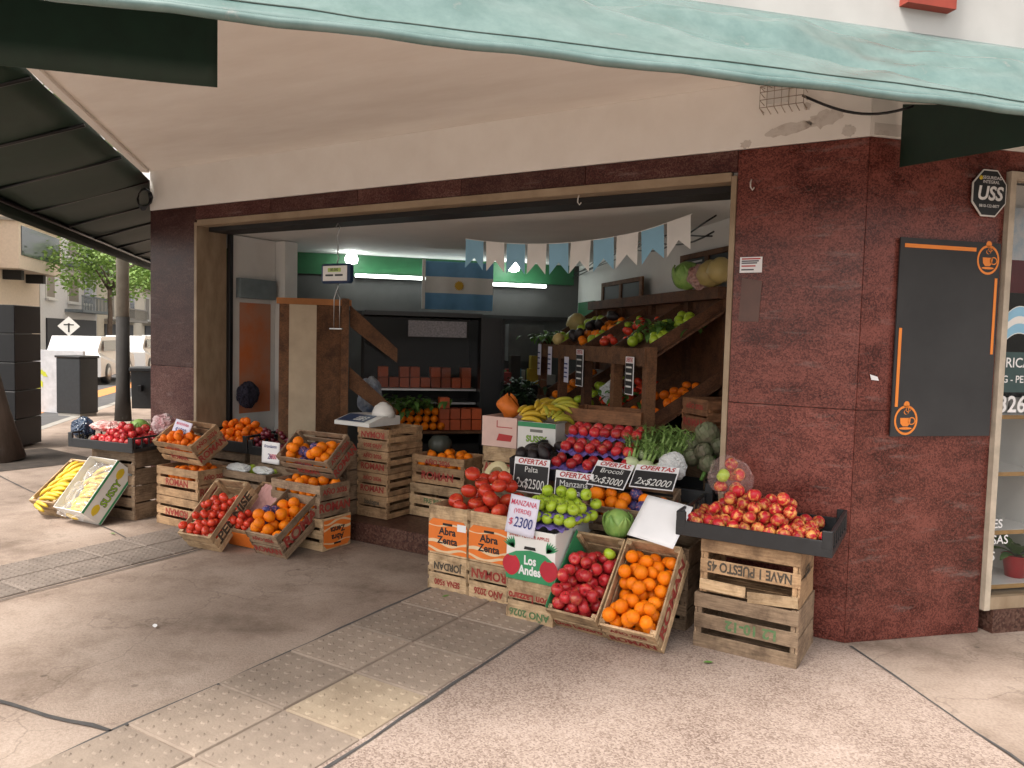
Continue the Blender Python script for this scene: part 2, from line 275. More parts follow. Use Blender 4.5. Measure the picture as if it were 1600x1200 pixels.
def tile_mesh(sz, h, blister, br=.017, n=6):
    parts = []
    s = sz/2-.003
    v = [(-s, -s, 0), (s, -s, 0), (s, s, 0), (-s, s, 0), (-s+.004, -s+.004, h), (s-.004, -s+.004, h), (s-.004, s-.004, h), (-s+.004, s-.004, h)]
    parts.append((v, [(4, 5, 6, 7), (0, 1, 5, 4), (1, 2, 6, 5), (2, 3, 7, 6), (3, 0, 4, 7)]))
    if blister:
        for i in range(n):
            for j in range(n):
                cx, cy = (i+.5)/n*sz-sz/2, (j+.5)/n*sz-sz/2; ring = 8
                vv = [(cx+br*math.cos(2*PI*k/ring), cy+br*math.sin(2*PI*k/ring), h) for k in range(ring)]+[(cx+br*.6*math.cos(2*PI*k/ring), cy+br*.6*math.sin(2*PI*k/ring), h+.0032) for k in range(ring)]
                parts.append((vv, [(k, (k+1) % ring, ring+(k+1) % ring, ring+k) for k in range(ring)]+[tuple(range(ring, 2*ring))]))
    V, Fc = join_data(parts); return mesh('tactile_tile', V, Fc)
tm = tile_mesh(.42, .008, True); tm.materials.append(TILE); tmy = tm.copy(); tmy.materials.clear(); tmy.materials.append(TILEY); tmd = tile_mesh(.32, .007, True, .012, 7); tmd.materials.append(TILED)
tp = thing('tactile_paving', None, None); tp['kind'] = 'structure'
for j in range(11):
    for i in range(2):
        o = link('tile', tmy if (j == 4 and i == 1) else tm, None, tp, T(-2.07+i*.424+random.uniform(-.002, .002)+.005*j*.8, -.23-j*.424, .001, random.uniform(-.006, .006)))
tp2 = thing('tactile_paving_strip', None, None); tp2['kind'] = 'structure'
for j in range(13):
    for i in range(2): link('tile', tmd, None, tp2, T(-4.64+i*.322, -.2-j*.322, .001, random.uniform(-.004, .004)))

# ------------------------------------------------------------------ corner building
XB = -5.93; B = thing('corner_building', 'red granite corner shop building with open front and plastered soffit above', 'building')
def bpart(name, *a, **k): return box(name, *a, parent=B, **k)
def panel(x0, x1, z0, z1, y, m, th=.03): return bpart('granite_panel', x0+.0015, x1-.0015, y, y+th, z0+.0015, z1-.0015, m, bev=.002)
ZT, ZO, ZS, OL, OR_ = 2.62, 2.48, 2.97, -5.30, -.69
# backing walls behind the cladding
bpart('wall', XB+.03, OL, .03, .28, 0, ZS, PLASTER); bpart('wall', OR_, -.02, .03, .28, 0, ZS, PLASTER); bpart('wall', OL, OR_, .03, .28, ZO+.1, ZS, PLASTER)
for z0, z1 in ((0, 1.23), (1.23, ZT)): panel(XB, OL, z0, z1, 0, GRAND); panel(OR_+.03, 0, z0, z1, 0, GRAN)
for i in range(5): x0 = OL+(OR_+.03-OL)*i/5; panel(x0, OL+(OR_+.03-OL)*(i+1)/5, ZO+.022, ZT, 0, GRAND)
bpart('plaster_band', XB, 0, -.004, .03, ZT+.002, ZS, PLASTER)
# travertine lining of the opening
bpart('jamb', OL, OL+.035, -.012, .30, .15, ZO, TRAV); bpart('jamb', OR_-.0, OR_+.03, -.012, .26, .15, ZO, TRAV); bpart('lintel', OL+.036, OR_-.001, -.012, .10, ZO-.03, ZO+.02, TRAV)
bpart('shutter_box', OL+.036, OR_-.001, .11, .34, ZO-.065, ZO+.08, DARK); bpart('shutter_rail', OL+.036, OL+.075, .302, .34, .15, ZO-.066, BLACKM)
bpart('step', OL-.0, OR_, .0, .34, 0, .148, STEP, bev=.006)
# triangular soffit under the square upper floors: facade line to the square corner C
Cx = XB/2
def prism(name, pts, z0, z1, m, parent=B): 
    n = len(pts); v = [(x, y, z0) for x, y in pts]+[(x, y, z1) for x, y in pts]
    return link(name, mesh(name, v, [tuple(range(n-1, -1, -1)), tuple(range(n, 2*n))]+[(i, (i+1) % n, n+(i+1) % n, n+i) for i in range(n)]), m, parent)
prism('soffit', [(XB-.06, .0), (Cx, Cx-.01), (.02, .0)], ZS, ZS+.149, SOFFIT)
prism('soffit_edge', [tuple(W(-4.19-.06, 4.13))[:2], tuple(W(-4.19-.06, -.0))[:2], tuple(W(-4.19, -.0))[:2], tuple(W(-4.19, 4.13))[:2]], ZS-.025, ZS-.001, PLASTER)
# upper storey walls along both streets
def wallseg(name, u0, v0, u1, v1, z0, z1, m, th=.25, parent=B):
    a, b = W(u0, v0), W(u1, v1); d = (b-a).normalized(); n = Vector((-d.y, d.x, 0))*th
    return prism(name, [tuple(a)[:2], tuple(b)[:2], tuple(b+n)[:2], tuple(a+n)[:2]], z0, z1, m, parent)
wallseg('upper_wall', -4.19, .0, 14, .0, ZS+.1505, 9, mat('upper_white', (.50, .49, .475), .9, var=.1, scale=1.5)); wallseg('upper_wall', -4.19, 12, -4.19, 0, ZS+.1505, 9, MATS['upper_white'])
wallseg('red_cornice', .13, -.06, .42, -.06, 3.275, 4.2, mat('red_brick_trim', (.33, .05, .03), .8), .1)
wallseg('side_wall', -4.19, 12, -4.19, 4.22, 0, ZS+.15, GRAND)
# right-street wall: granite, plaster above, cafe window further on
for z0, z1 in ((0, 1.23), (1.23, ZT)): wallseg('granite_panel', .003, 0, .855, 0, z0+.0015, z1-.0015, GRAN, .03)
wallseg('wall', .04, .03, .855, .03, 0, ZS, PLASTER, .2); wallseg('plaster_band', .0, -.004, 14, -.004, ZT+.002, ZS+.15, PLASTER, .03)
wallseg('granite_panel', .857, 0, 14, 0, 2.51, ZT-.0015, GRAN, .03); wallseg('window_step', .92, -.03, 3.24, -.03, 0, .13, STEP, .28)
wallseg('peeled_patch', .02, -.0055, .3, -.0055, 2.63, 2.69, PEEL, .003)
for k, (x, z, rx, rz) in enumerate(((-.40, 2.70, .13, .032), (-.22, 2.735, .09, .04), (-.62, 2.645, .03, .022), (-.10, 2.66, .035, .03), (-.31, 2.81, .018, .02))):
    n = 26; poly('peeled_patch', [(rx*(.55+.5*noise.noise(Vector((3*math.cos(2*PI*i/n), 3*math.sin(2*PI*i/n), k*5)))+.4)*math.cos(2*PI*i/n), rz*(.6+.6*noise.noise(Vector((4*math.cos(2*PI*i/n), 4*math.sin(2*PI*i/n), k*9)))+.4)*math.sin(2*PI*i/n)) for i in range(n)], PEEL, B, Matrix.Translation((x, -.0045, z)) @ FACE['front'] @ Matrix.Rotation(.15, 4, 'Z'), .001)
# interior: room square to the streets
IB = B
prism('floor', [(OL, .34), (OR_, .34), tuple(W(.4, 1.0))[:2], tuple(W(.4, 5.5))[:2], tuple(W(-4.1, 5.5))[:2], tuple(W(-4.1, 4.2))[:2]], 0, .147, STEP)
prism('ceiling', [(OL-.1, .281), (OR_+.1, .281), tuple(W(.5, .8))[:2], tuple(W(.5, 5.5))[:2], tuple(W(-4.15, 5.5))[:2]], 2.43, 2.6, WHITEW)
wallseg('interior_wall', -4.1, 5.3, .5, 5.3, .147, 2.43, GREYW, .2); wallseg('interior_wall', .03, .75, .27, 5.3, .147, 2.43, WHITEW, -.2); wallseg('interior_wall', -4.0, 5.3, -4.0, 4.25, .147, 2.43, WHITEW, .1)
wallseg('green_band', -4.0, 5.27, .2, 5.27, 2.2, 2.425, GREENW, .028); wallseg('green_pilaster', -3.2, 5.2, -3.12, 5.2, .15, 2.2, GREENW, .06)
wallseg('wall_rail', -2.4, 5.26, .2, 5.26, 1.78, 1.82, DARK, .03); wallseg('green_door', .145, 4.35, .185, 4.95, .15, 1.98, GREENW, .03)
bpart('white_return', OL+.0, OL+.035, .342, .86, .15, 2.42, WHITEW); bpart('white_pillar', OL+.0, OL+.16, .862, 1.02, .15, 2.42, WHITEW)

# ------------------------------------------------------------------ awnings
def mint():
    m, t, b = nodes('mint_awning'); N = t.nodes; L = t.links; g = N.new('ShaderNodeNewGeometry')
    n = N.new('ShaderNodeTexNoise'); n.inputs['Scale'].default_value = 5; n.inputs['Detail'].default_value = 9; n.inputs['Roughness'].default_value = .7; L.new(g.outputs['Position'], n.inputs['Vector'])
    r = N.new('ShaderNodeValToRGB'); e = r.color_ramp.elements; e[0].position = .30; e[0].color = (.19, .20, .19, 1); e[1].position = .38; e[1].color = (.082, .148, .138, 1); q = e.new(.7); q.color = (.14, .215, .205, 1)
    L.new(n.outputs[0], r.inputs[0]); L.new(r.outputs[0], b.inputs['Base Color']); b.inputs['Roughness'].default_value = .27; b.inputs['Specular IOR Level'].default_value = .7; return m
MINT = mint()
aw = thing('awning', 'faded mint green sloping awning with rolled hem along the right street', 'awning', W(0, 0, 2.5))
def awn(s, t):
    u = -4.9+8.9*s; d = .92*(1-t); z = 2.5+.66*t
    k = math.sin(PI*t)**1.4
    z += k*(.15*noise.noise(Vector((u*.6-t*1.8, t*1.6, 2)))+.15*noise.noise(Vector((u*.8+t*3.0, t*2.0, 7)))+.02*noise.noise(Vector((u*5-t*5, t*5, 3)))+.055*max(0, 1-5*abs(noise.noise(Vector((u*.55+t*2.4, t*.7, 11)))))+.04*max(0, 1-6*abs(noise.noise(Vector((u*.7-t*1.5, t*.9, 23)))))+.01) ; d += k*.05*noise.noise(Vector((u*1.7, t*2, 4)))
    return W(u, -d, z)-Vector(W(0, 0, 2.5))
me = grid_mesh('canopy', 220, 26, awn); o = link('canopy', me, MINT, aw); sm = o.modifiers.new('s', 'SOLIDIFY'); sm.thickness = .004; sm.offset = -1
v, f = tube_data([W(-4.9+8.9*i/60, -.925, 2.487+.004*math.sin(i*1.7)-2.5) for i in range(61)], .016, 10); link('hem', mesh('hem', v, f, True), MINT, aw)
v, f = tube_data([awn(i/220, .07)+Vector((0, 0, .001)) for i in range(221)], .0035, 6); link('seam', mesh('seam', v, f, True), mat('seam_grime', (.05, .075, .065), .8), aw)
def flap(name, pts, parent):
    return link(name, mesh(name, pts, [tuple(range(len(pts)))]), BOTTLEG, parent)
o = flap('end_flap', [W(.17, -.02, 2.79-2.5), W(.17, -.9, 2.535-2.5), W(.17, -.9, 2.40-2.5), W(.17, -.02, 2.475-2.5)], aw); sm = o.modifiers.new('s', 'SOLIDIFY'); sm.thickness = .004
hv = grid_mesh('hanging_valance', 30, 4, lambda s, t: W(-4.6+1.49*s, .03+.006*math.sin(s*9), 2.555+.41*t), True); o = link('hanging_valance', hv, BOTTLEG); sm = o.modifiers.new('s', 'SOLIDIFY'); sm.thickness = .005
tag(o, 'dark green straight valance hanging under the awning at upper left', 'valance')
la = thing('street_awning', 'dark green ribbed awning over the left street pavement seen from below', 'awning', W(-4.25, 4, 2.5))
LB = Vector(W(-4.25, 4, 2.5))
o = link('canopy', grid_mesh('canopy', 40, 6, lambda s, t: W(-4.26-1.02*t, -.6+13*s, 2.955-.35*t-.02*math.sin(PI*t)+.012*math.sin(s*60))-LB), BOTTLEG, la); sm = o.modifiers.new('s', 'SOLIDIFY'); sm.thickness = .004
o = link('front_valance', grid_mesh('front_valance', 60, 3, lambda s, t: W(-5.28-.004*math.sin(s*90), -.6+13*s, 2.61-.14*t)-LB), BOTTLEG, la); sm = o.modifiers.new('s', 'SOLIDIFY'); sm.thickness = .004
for i in range(14): v, f = tube_data([W(-4.27, -.5+i, 2.935)-LB, W(-5.27, -.5+i, 2.58)-LB], .014, 6); link('rib', mesh('rib', v, f, True), BLACKM, la)
v, f = tube_data([W(-5.26, -.6, 2.585)-LB, W(-5.26, 12.4, 2.585)-LB], .02, 8); link('front_bar', mesh('front_bar', v, f, True), BLACKM, la)
cl = []
for k in range(4): cl.append(tube_data([(-5.98+.02*k+(.085+.01*k)*math.cos(a/10*PI*2), -.03-.01*k, 2.72+(.10-.008*k)*math.sin(a/10*PI*2)) for a in range(11)], .006, 6))
v, f = join_data(cl); tag(link('cable_coil', mesh('cable_coil', v, f, True), BLACKM), 'coil of black cable hanging at the left corner under the soffit', 'cable')
tag(tube('cable', [(-.33+.52*t, -.03-.05*math.sin(PI*t), 2.86-.13*math.sin(PI*t*.75)-.03*t) for t in [i/14 for i in range(15)]], .007, BLACKM), 'loose black cable drooping below the awning at right', 'cable')
# wire cage lamp
cg = thing('cage_lamp', 'small wire cage guard on the plaster above the granite pier', 'lamp', (-.42, -.01, 2.86))
cw = []
for i in range(7): x = -.11+.22*i/6; cw.append(tube_data([(x, 0, .07), (x, -.10, .05), (x, -.10, -.06), (x, 0, -.07)], .0022, 5))
for z in (-.06, -.02, .02, .05): cw.append(tube_data([(-.11, 0, z), (-.11, -.1, z), (.11, -.1, z), (.11, 0, z)], .0022, 5))
v, f = join_data(cw); link('cage', mesh('cage', v, f), mat('rusty_wire', (.30, .24, .18), .7), cg); box('bracket', -.09, .02, -.05, 0, -.03, .05, WHITEP, cg)
for x, z, l in ((-1.62, 2.41, 'small white hook screwed under the lintel'), (-.58, 2.42, 'small white hook on the granite pier beside the opening')):
    tag(tube('hook', [(x, -.014, z+.03), (x, -.03, z+.01), (x+.004, -.04, z-.015), (x+.012, -.03, z-.03), (x+.018, -.02, z-.015)], .004, WHITEP), l, 'hook')

# ------------------------------------------------------------------ signs on the right wall
def RWALL(u, z, off=.012): return Matrix.Translation(W(u, -off, z)) @ Matrix.Rotation(R(45), 4, 'Z') @ FACE['front']
cb = thing('menu_board', 'tall black menu board with orange corner bars and coffee cup badges', 'board', RWALL(.515, 1.61))
poly('panel', [(-.315, -.515), (.315, -.515), (.315, .515), (-.315, .515)], BOARD, cb, th=.008)
def rbar(x0, x1, y0, y1):
    poly('orange_bar', [(x0, y0), (x1, y0), (x1, y1), (x0, y1)], ORANGEP, cb, Matrix.Translation((0, 0, .009)), .001)
rbar(-.29, .155, .465, .485); rbar(.285, .302, -.075, .33); rbar(-.298, -.28, -.36, .05)
def disc(r, n=28, cx=0, cy=0, sy=1): return [(cx+r*math.cos(2*PI*i/n), cy+r*sy*math.sin(2*PI*i/n)) for i in range(n)]
for bx_, by_ in ((.235, .425), (-.225, -.43)):
    g = link('badge', mesh('badge', [], []), ORANGEP, cb, Matrix.Translation((bx_, by_, .0092)))
    def ring(r0, r1, n=32, sx=1.): return [(r*sx*math.cos(2*PI*i/n), r*math.sin(2*PI*i/n), 0) for r in (r0, r1) for i in range(n)], [(i, n+i, n+(i+1) % n, (i+1) % n)[::-1] for i in range(32)]
    parts = [ring(.066, .078, 32, .92)]
    cup = [(-.036, .012), (.03, .012), (.026, -.018), (.012, -.032), (-.018, -.032), (-.032, -.018)]; parts.append(([(x, y, 0) for x, y in cup], [tuple(range(5, -1, -1))]))
    parts.append(([(x*.35+.036, y*.3-.004, 0) for x, y, _ in ring(.05, .068)[0]], ring(.05, .068)[1])); parts.append(([(x, y-.043, 0) for x, y in disc(.04, 16, 0, 0, .16)], [tuple(range(16))]))
    for k in range(2):
        sp = [(.012*k-.004+(.004+.0016*i)*math.cos(i*.7), .045+.012*k+(.004+.0016*i)*math.sin(i*.7)) for i in range(11)]
        parts.append(([(x, y, 0) for x, y in sp]+[(x+.004, y+.002, 0) for x, y in sp], [(i, i+1, 12+i, 11+i) for i in range(10)]))
    parts.append(([(x, y+.082, 0) for x, y in disc(.018, 14)], [tuple(range(14))]))
    v, f = join_data(parts); g.data.from_pydata([tuple(p) for p in v], [], f); g.data.update()
us = thing('security_sign', 'octagonal black and white security sign above the menu board', 'sign', RWALL(.735, 2.385))
octo = lambda r: [(r*math.cos(PI/8+PI/4*i), r*1.12*math.sin(PI/8+PI/4*i)) for i in range(8)]
poly('border', octo(.118), WHITEP, us, th=.006); poly('plate', octo(.111), BLACKP, us, Matrix.Translation((0, 0, .0065)), .001)
lettering('USS', .10, VINYL, us, Matrix.Translation((0, -.005, .009)), .03, .15); lettering('SEGURIDAD', .023, VINYL, us, Matrix.Translation((.012, .079, .009)), .01); lettering('INTEGRAL', .023, VINYL, us, Matrix.Translation((.005, .057, .009)), .01); lettering('0810-122-8877', .021, VINYL, us, Matrix.Translation((0, -.068, .009)), .01)
poly('dot', disc(.011), YELLOWC, us, Matrix.Translation((-.062, .077, .0088)), .001)
INK0 = mat('dark_print', (.08, .08, .10), .7)
for (x, z, w_, h_, l) in ((-.565, 1.99, .12, .085, 'small white printed notice on the granite pier'),):
    n = thing('notice', l, 'notice', Matrix.Translation((x, -.003, z)) @ FACE['front']); poly('sheet', [(-w_/2, -h_/2), (w_/2, -h_/2), (w_/2, h_/2), (-w_/2, h_/2)], PAPER, n, th=.002)
    [poly('printed_line', [(-w_*.42, yy), (w_*(.42-.07*k_), yy), (w_*(.42-.07*k_), yy+.007), (-w_*.42, yy+.007)], (REDC, INK0, INK0, REDC, INK0)[k_], n, Matrix.Translation((0, 0, .0025)), .0006) for k_, yy in enumerate((.029, .017, .006, -.010, -.030))]
tag(poly('tape_scrap', [(-.06, -.12), (.05, -.12), (.06, .10), (-.05, .12)], mat('brown_tape', (.11, .045, .03), .35), None, Matrix.Translation((-.56, -.004, 1.80)) @ FACE['front'], .002), 'brown tape patch on the granite pier under the notice', 'tape')
tag(poly('paper_scrap', [(-.02, -.012), (.025, -.016), (.015, .004), (-.03, .016)], PAPER, None, RWALL(.10, 1.40, .004), .002), 'torn white paper scrap stuck on granite left of the menu board', 'paper')

# ------------------------------------------------------------------ cafe window
cf = thing('cafe_window', 'cafe display window with cream frame at the right edge', 'window', W(0, 0, 0))
def cbox(name, u0, u1, v0, v1, z0, z1, m, parent=cf):
    pts = [tuple(W(a, b))[:2] for a, b in ((u0, v0), (u1, v0), (u1, v1), (u0, v1))]; return prism(name, pts, z0, z1, m, parent)
FRAME = mat('cream_frame', (.55, .47, .37), .6, var=.15, scale=10); SHW = mat('white_shelf', (.74, .74, .72), .4, var=.03); PLYE = mat('ply_edge', (.55, .33, .12), .6)
cbox('frame', .858, .895, -.03, .05, .131, 2.508, FRAME); cbox('frame', .896, 3.2, -.03, .05, 2.47, 2.508, FRAME); cbox('sill', .896, 3.2, -.02, .28, .131, .20, TRAV)
for z in (.22, .53, .86, 1.18): s = cbox('shelf', .93, 3.0, .06, .36, z, z+.022, SHW); cbox('shelf_edge', .93, 3.0, .052, .0595, z-.002, z+.02, PLYE, s)
cbox('frame', 3.201, 3.24, -.03, .05, .131, 2.508, FRAME); wallseg('granite_panel', 3.245, 0, 14, 0, .0, 2.508, GRAN, .2); cbox('cafe_ceiling', .93, 3.3, .06, .95, 2.475, 2.5, SHW); cbox('cafe_side', 3.26, 3.3, .21, .95, .1, 2.47, SHW); cbox('cafe_floor', .93, 3.25, .29, .95, .1, .135, STEP); cbox('back_panel', .93, 3.25, .9, .93, .15, 2.45, mat('dim_interior', (.05, .045, .042), .8)); cbox('side_panel', 1.32, 1.35, .06, .5, .2, 1.2, SHW)
GLASS = mat('window_glass', (.03, .035, .035), .02, alpha=.16, spec=.8, var=0); cbox('pane', .896, 3.2, .012, .016, .20, 2.47, GLASS)
def vin(s, size, u, z, m=VINYL, bold=.01): return lettering(s, size, m, cf, Matrix.Translation(W(u, .008, z)) @ Matrix.Rotation(R(45), 4, 'Z') @ FACE['front'], bold)
cbox('green_strip', .90, 2.2, .0095, .0105, 1.33, 1.55, mat('teal_vinyl', (.03, .07, .07), .5)); vin('RICA', .075, 1.02, 1.49); vin('G - PEDI', .055, 1.02, 1.40); vin('3262', .125, 1.03, 1.26, bold=.02)
for s, z in (('ES', .60), ('SAS', .51), ('S', .42)): 
    vin(s, .07, .91+.022*len(s), z)
cbox('poster', .90, 1.2, .020, .022, 2.05, 2.33, mat('pale_blue_print', (.45, .58, .70), .6, c2=(.75, .75, .75), scale=16)); cbox('red_blind', .90, 3, .3, .32, 1.9, 2.36, mat('red_cloth', (.22, .02, .03), .8)); cbox('blind_box', .90, 3, .06, .2, 2.33, 2.46, SHW)
me = grid_mesh('ribbon', 24, 4, lambda s, t: Matrix.Rotation(0, 3, 'Z') @ W(.9+.5*s, .0085, 1.66+.16*s+.035*math.sin(s*9)+(t-.5)*.15)); o = link('ribbon', me, WHITEC, cf); me = grid_mesh('ribbon_stripe', 24, 2, lambda s, t: W(.9+.5*s, .0078, 1.66+.16*s+.035*math.sin(s*9)+(t-.5)*.05-.045)); link('ribbon_stripe', me, SKYB, cf); me = grid_mesh('ribbon_stripe', 24, 2, lambda s, t: W(.9+.5*s, .0078, 1.66+.16*s+.035*math.sin(s*9)+(t-.5)*.05+.045)); link('ribbon_stripe', me, SKYB, cf)
for i, u in enumerate((1.10, 1.20)):
    c = thing('paper_cup', ('white paper coffee cup with black lid nearest the cafe window frame', 'second white paper cup with black lid in the cafe window')[i], 'cup', W(u, .17, 1.203)); link('cup', lathe_mesh('cup', [(.026, 0), (.036, .09)], 20), WHITEP, c); link('lid', lathe_mesh('lid', [(.039, .09), (.039, .098), (.034, .102), (.033, .112)], 20), BLACKP, c)
pl_ = thing('potted_plant', 'broad leaved plant in a red pot on the cafe shelf', 'plant', W(1.27, .17, .243)); link('pot', lathe_mesh('pot', [(.05, 0), (.07, .12), (.075, .125), (.07, .13), (.06, .12)], 24), mat('red_pot', (.55, .02, .03), .35), pl_)
def leaf_data(L_, wd, az, el, droop=.5, n=6):
    v, f = [], []; d = Vector((math.cos(az), math.sin(az), 0)); s = Vector((-math.sin(az), math.cos(az), 0))
    for i in range(n+1):
        t = i/n; e = el-droop*t*1.3; p = d*(L_*t*math.cos(e))+Vector((0, 0, L_*t*math.sin(e))); k = wd*math.sin(PI*min(1, t*.9+.08))**.8
        v += [p-s*k, p+Vector((0, 0, -.15*k)), p+s*k]
    for i in range(n): a = i*3; f += [(a, a+1, a+4, a+3), (a+1, a+2, a+5, a+4)]
    return v, f
for i in range(16): v, f = leaf_data(.16+.06*random.random(), .028, i*2.4, .5+.8*random.random()); link('leaf', mesh('leaf', [Vector(p)+Vector((0, 0, .12)) for p in v], f, True), LEAFG, pl_)

# ------------------------------------------------------------------ crates
def crate(label, p, Wd, Dp, H, texts=(), wood_=None, group=None, rails=3, name='wooden_crate', gap=.022, origin='FL', skip=()):
    """open wooden crate; p = (x, y, z, yaw, tilt) of the front-left-bottom corner; Wd across the front, Dp to the back"""
    wd = wood_ or WOOD; x, y, z, yaw, tilt = p
    M = T(x, y, z, yaw, tilt) @ Matrix.Translation((Wd/2, Dp/2, 0)); c = thing(name, label, 'crate', M, group)
    longx = Wd >= Dp; L_, S_ = (Wd, Dp) if longx else (Dp, Wd); Q = Matrix.Identity(4) if longx else Matrix.Rotation(PI/2, 4, 'Z')
    RX = Matrix.Rotation(PI/2, 4, 'X'); t, te = .008, .013
    h = (H-.004-gap*(rails-1))/rails
    for s in (-1, 1):                                                    # long sides, boards along the length
        for i in range(rails):
            if (s, i) in skip: continue
            zc = .002+h/2+i*(h+gap)
            slat('slat', L_-.001, h, t, wd, c, Q @ Matrix.Translation((random.uniform(-.002, .002), s*(S_/2-t/2), zc)) @ Matrix.Rotation(random.uniform(-.008, .008), 4, 'Y') @ RX)
    h2 = (H-.002-.012)/2
    for s in (-1, 1):                                                    # ends: two broad boards with a narrow gap
        for i in range(2):
            slat('end_board', S_-2*t-.002, h2, te, wd, c, Q @ Matrix.Translation((s*(L_/2-te/2-.001), 0, .001+h2/2+i*(h2+.012))) @ Matrix.Rotation(PI/2, 4, 'Z') @ RX)
        for k in (-1, 1): slat('corner_post', H-.004, .026, .022, wd, c, Q @ Matrix.Translation((s*(L_/2-te-.014), k*(S_/2-t-.012), H/2)) @ Matrix.Rotation(PI/2, 4, 'Y'))
    for i in range(4): slat('bottom_slat', L_-2*te-.004, (S_-2*t)/4-.012, .007, wd, c, Q @ Matrix.Translation((0, -S_/2+t+(S_-2*t)*(i+.5)/4, .0055)))
    for tx in texts:
        face, s, zc, size, m, flip = tx[:6]; dx = tx[6] if len(tx) > 6 else 0; xs = tx[7] if len(tx) > 7 else 1
        off = {'front': Dp/2, 'right': Wd/2, 'left': Wd/2}[face]+.0012
        mv = {'front': Matrix.Translation((dx, -off, zc)), 'right': Matrix.Translation((off, dx, zc)), 'left': Matrix.Translation((-off, dx, zc))}[face]
        lettering(s, size, m, c, mv @ FACE[face] @ (FLIP if flip else Matrix.Identity(4)), .035, 0, xs)
    c['dims'] = (Wd, Dp, H); return c
def tray(label, p, Wd, Dp, H, group=None, name='plastic_crate', ribs=True):
    """black plastic produce tray: floor, four walls with an opening under the rim and upright ribs"""
    x, y, z, yaw, tilt = p; c = thing(name, label, 'crate', T(x, y, z, yaw, tilt) @ Matrix.Translation((Wd/2, Dp/2, 0)), group)
    box('floor_panel', -Wd/2+.01, Wd/2-.01, -Dp/2+.01, Dp/2-.01, .002, .012, BLACKP, c)
    for s in (-1, 1):
        box('wall_panel', -Wd/2, Wd/2, s*Dp/2-s*.012, s*Dp/2, 0, H*.62, BLACKP, c, .004); box('end_rail', s*Wd/2-s*.016, s*Wd/2, -Dp/2+.013, Dp/2-.013, 0, H*.25, BLACKP, c, .004); box('end_rail', s*Wd/2-s*.016, s*Wd/2, -Dp/2+.013, Dp/2-.013, H*.86, H, BLACKP, c, .004)
        for i in range(7): yy = -Dp/2+.03+(Dp-.06)*i/6; box('rib', s*Wd/2-s*.014, s*Wd/2-s*.002, yy-.006, yy+.006, H*.25, H*.86, BLACKP, c)
        for k in (-1, 1): box('corner_post', s*Wd/2-s*.05, s*Wd/2-s*.001, k*Dp/2-k*.017, k*Dp/2-k*.001 if False else k*Dp/2+k*.001, H*.3, H*.999, BLACKP, c, .004)
    c['dims'] = (Wd, Dp, H); return c

# ------------------------------------------------------------------ fruit
def fruit_mesh(name, prof, m, n=18, lobes=0, amp=0, stem=None):
    me = lathe_mesh(name, prof, n, True, lobes, amp); me.materials.append(m)
    if stem:
        bm = bmesh.new(); bm.from_mesh(me); v, f = stem; vv = [bm.verts.new(p) for p in v]
        for q in f:
            fc = bm.faces.new([vv[i] for i in q]); fc.material_index = 1; fc.smooth = True
        bm.to_mesh(me); bm.free(); me.materials.append(STEM)
    return me
def sph(n=9, sq=1., dt=.0, db=.0):
    pr = []
    for i in range(n+1):
        a = -PI/2+PI*i/n; r = math.cos(a); z = math.sin(a)*sq
        if i == 0: r = .03
        if i == n: r = .03
        z -= dt*math.exp(-(r/.32)**2) if a > 0 else -db*math.exp(-(r/.28)**2); pr.append((max(r, .03), z))
    return pr
st = tube_data([(0, 0, .62), (.03, .02, .80), (.09, .05, 1.0)], .045, 5)
FM = {'orange': [fruit_mesh('orange', sph(10, .97, .04, .02), F_ORANGE)], 'mandarin': [fruit_mesh('mandarin', sph(10, .84, .08, .05), F_MAND)],
      'red_apple': [fruit_mesh('red_apple', [(r*(1+.07*z), z*.92) for r, z in sph(13, 1, .36, .2)], F_APPLE, 18, 5, .012, st)], 'blush_apple': [fruit_mesh('blush_apple', [(r*(1+.06*z), z*.9) for r, z in sph(13, 1, .36, .2)], F_APPLEY, 18, 5, .012, st)],
      'green_apple': [fruit_mesh('green_apple', [(r*(1+.05*z), z*.92) for r, z in sph(13, 1, .36, .2)], F_GREEN, 18, 5, .012, st)],
      'tomato': [fruit_mesh('tomato', [(r, z*.82) for r, z in sph(12, 1, .25, .08)], F_TOM, 20, 6, .03), fruit_mesh('tomato', [(r, z*.78) for r, z in sph(12, 1, .28, .08)], F_TOM, 21, 7, .045)],
      'plum_tomato': [fruit_mesh('plum_tomato', [(r*.88, z*1.12) for r, z in sph(10, 1, .08, .03)], F_TOM)], 'plum': [fruit_mesh('plum', sph(8), F_PLUM)], 'avocado': [fruit_mesh('avocado', [(r*(.86-.16*z), z*1.25) for r, z in sph(10)], F_AVO)],
      'wrapped_orange': [fruit_mesh('wrapped_orange', sph(10, .97), NAVYW)]}
def put_fruit(kind, p, r, label, group, up=None):
    q = Vector(up).to_track_quat('Z', 'Y').to_matrix().to_4x4() if up is not None else Vector(RNG.normal(size=3)).to_track_quat('Z', 'Y').to_matrix().to_4x4()
    o = link(kind, random.choice(FM[kind])); o.matrix_world = Matrix.Translation(p) @ q @ Matrix.Rotation(random.uniform(0, 6), 4, 'Z') @ Matrix.Diagonal((r*random.uniform(.95, 1.04), r*random.uniform(.95, 1.04), r*random.uniform(.92, 1.06), 1))
    return tag(o, label, CATS.get(kind, 'fruit'), group)
CATS = {'orange': 'orange', 'wrapped_orange': 'orange', 'mandarin': 'mandarin', 'red_apple': 'apple', 'blush_apple': 'apple', 'green_apple': 'apple', 'tomato': 'tomato', 'plum_tomato': 'tomato', 'plum': 'plum', 'avocado': 'avocado'}
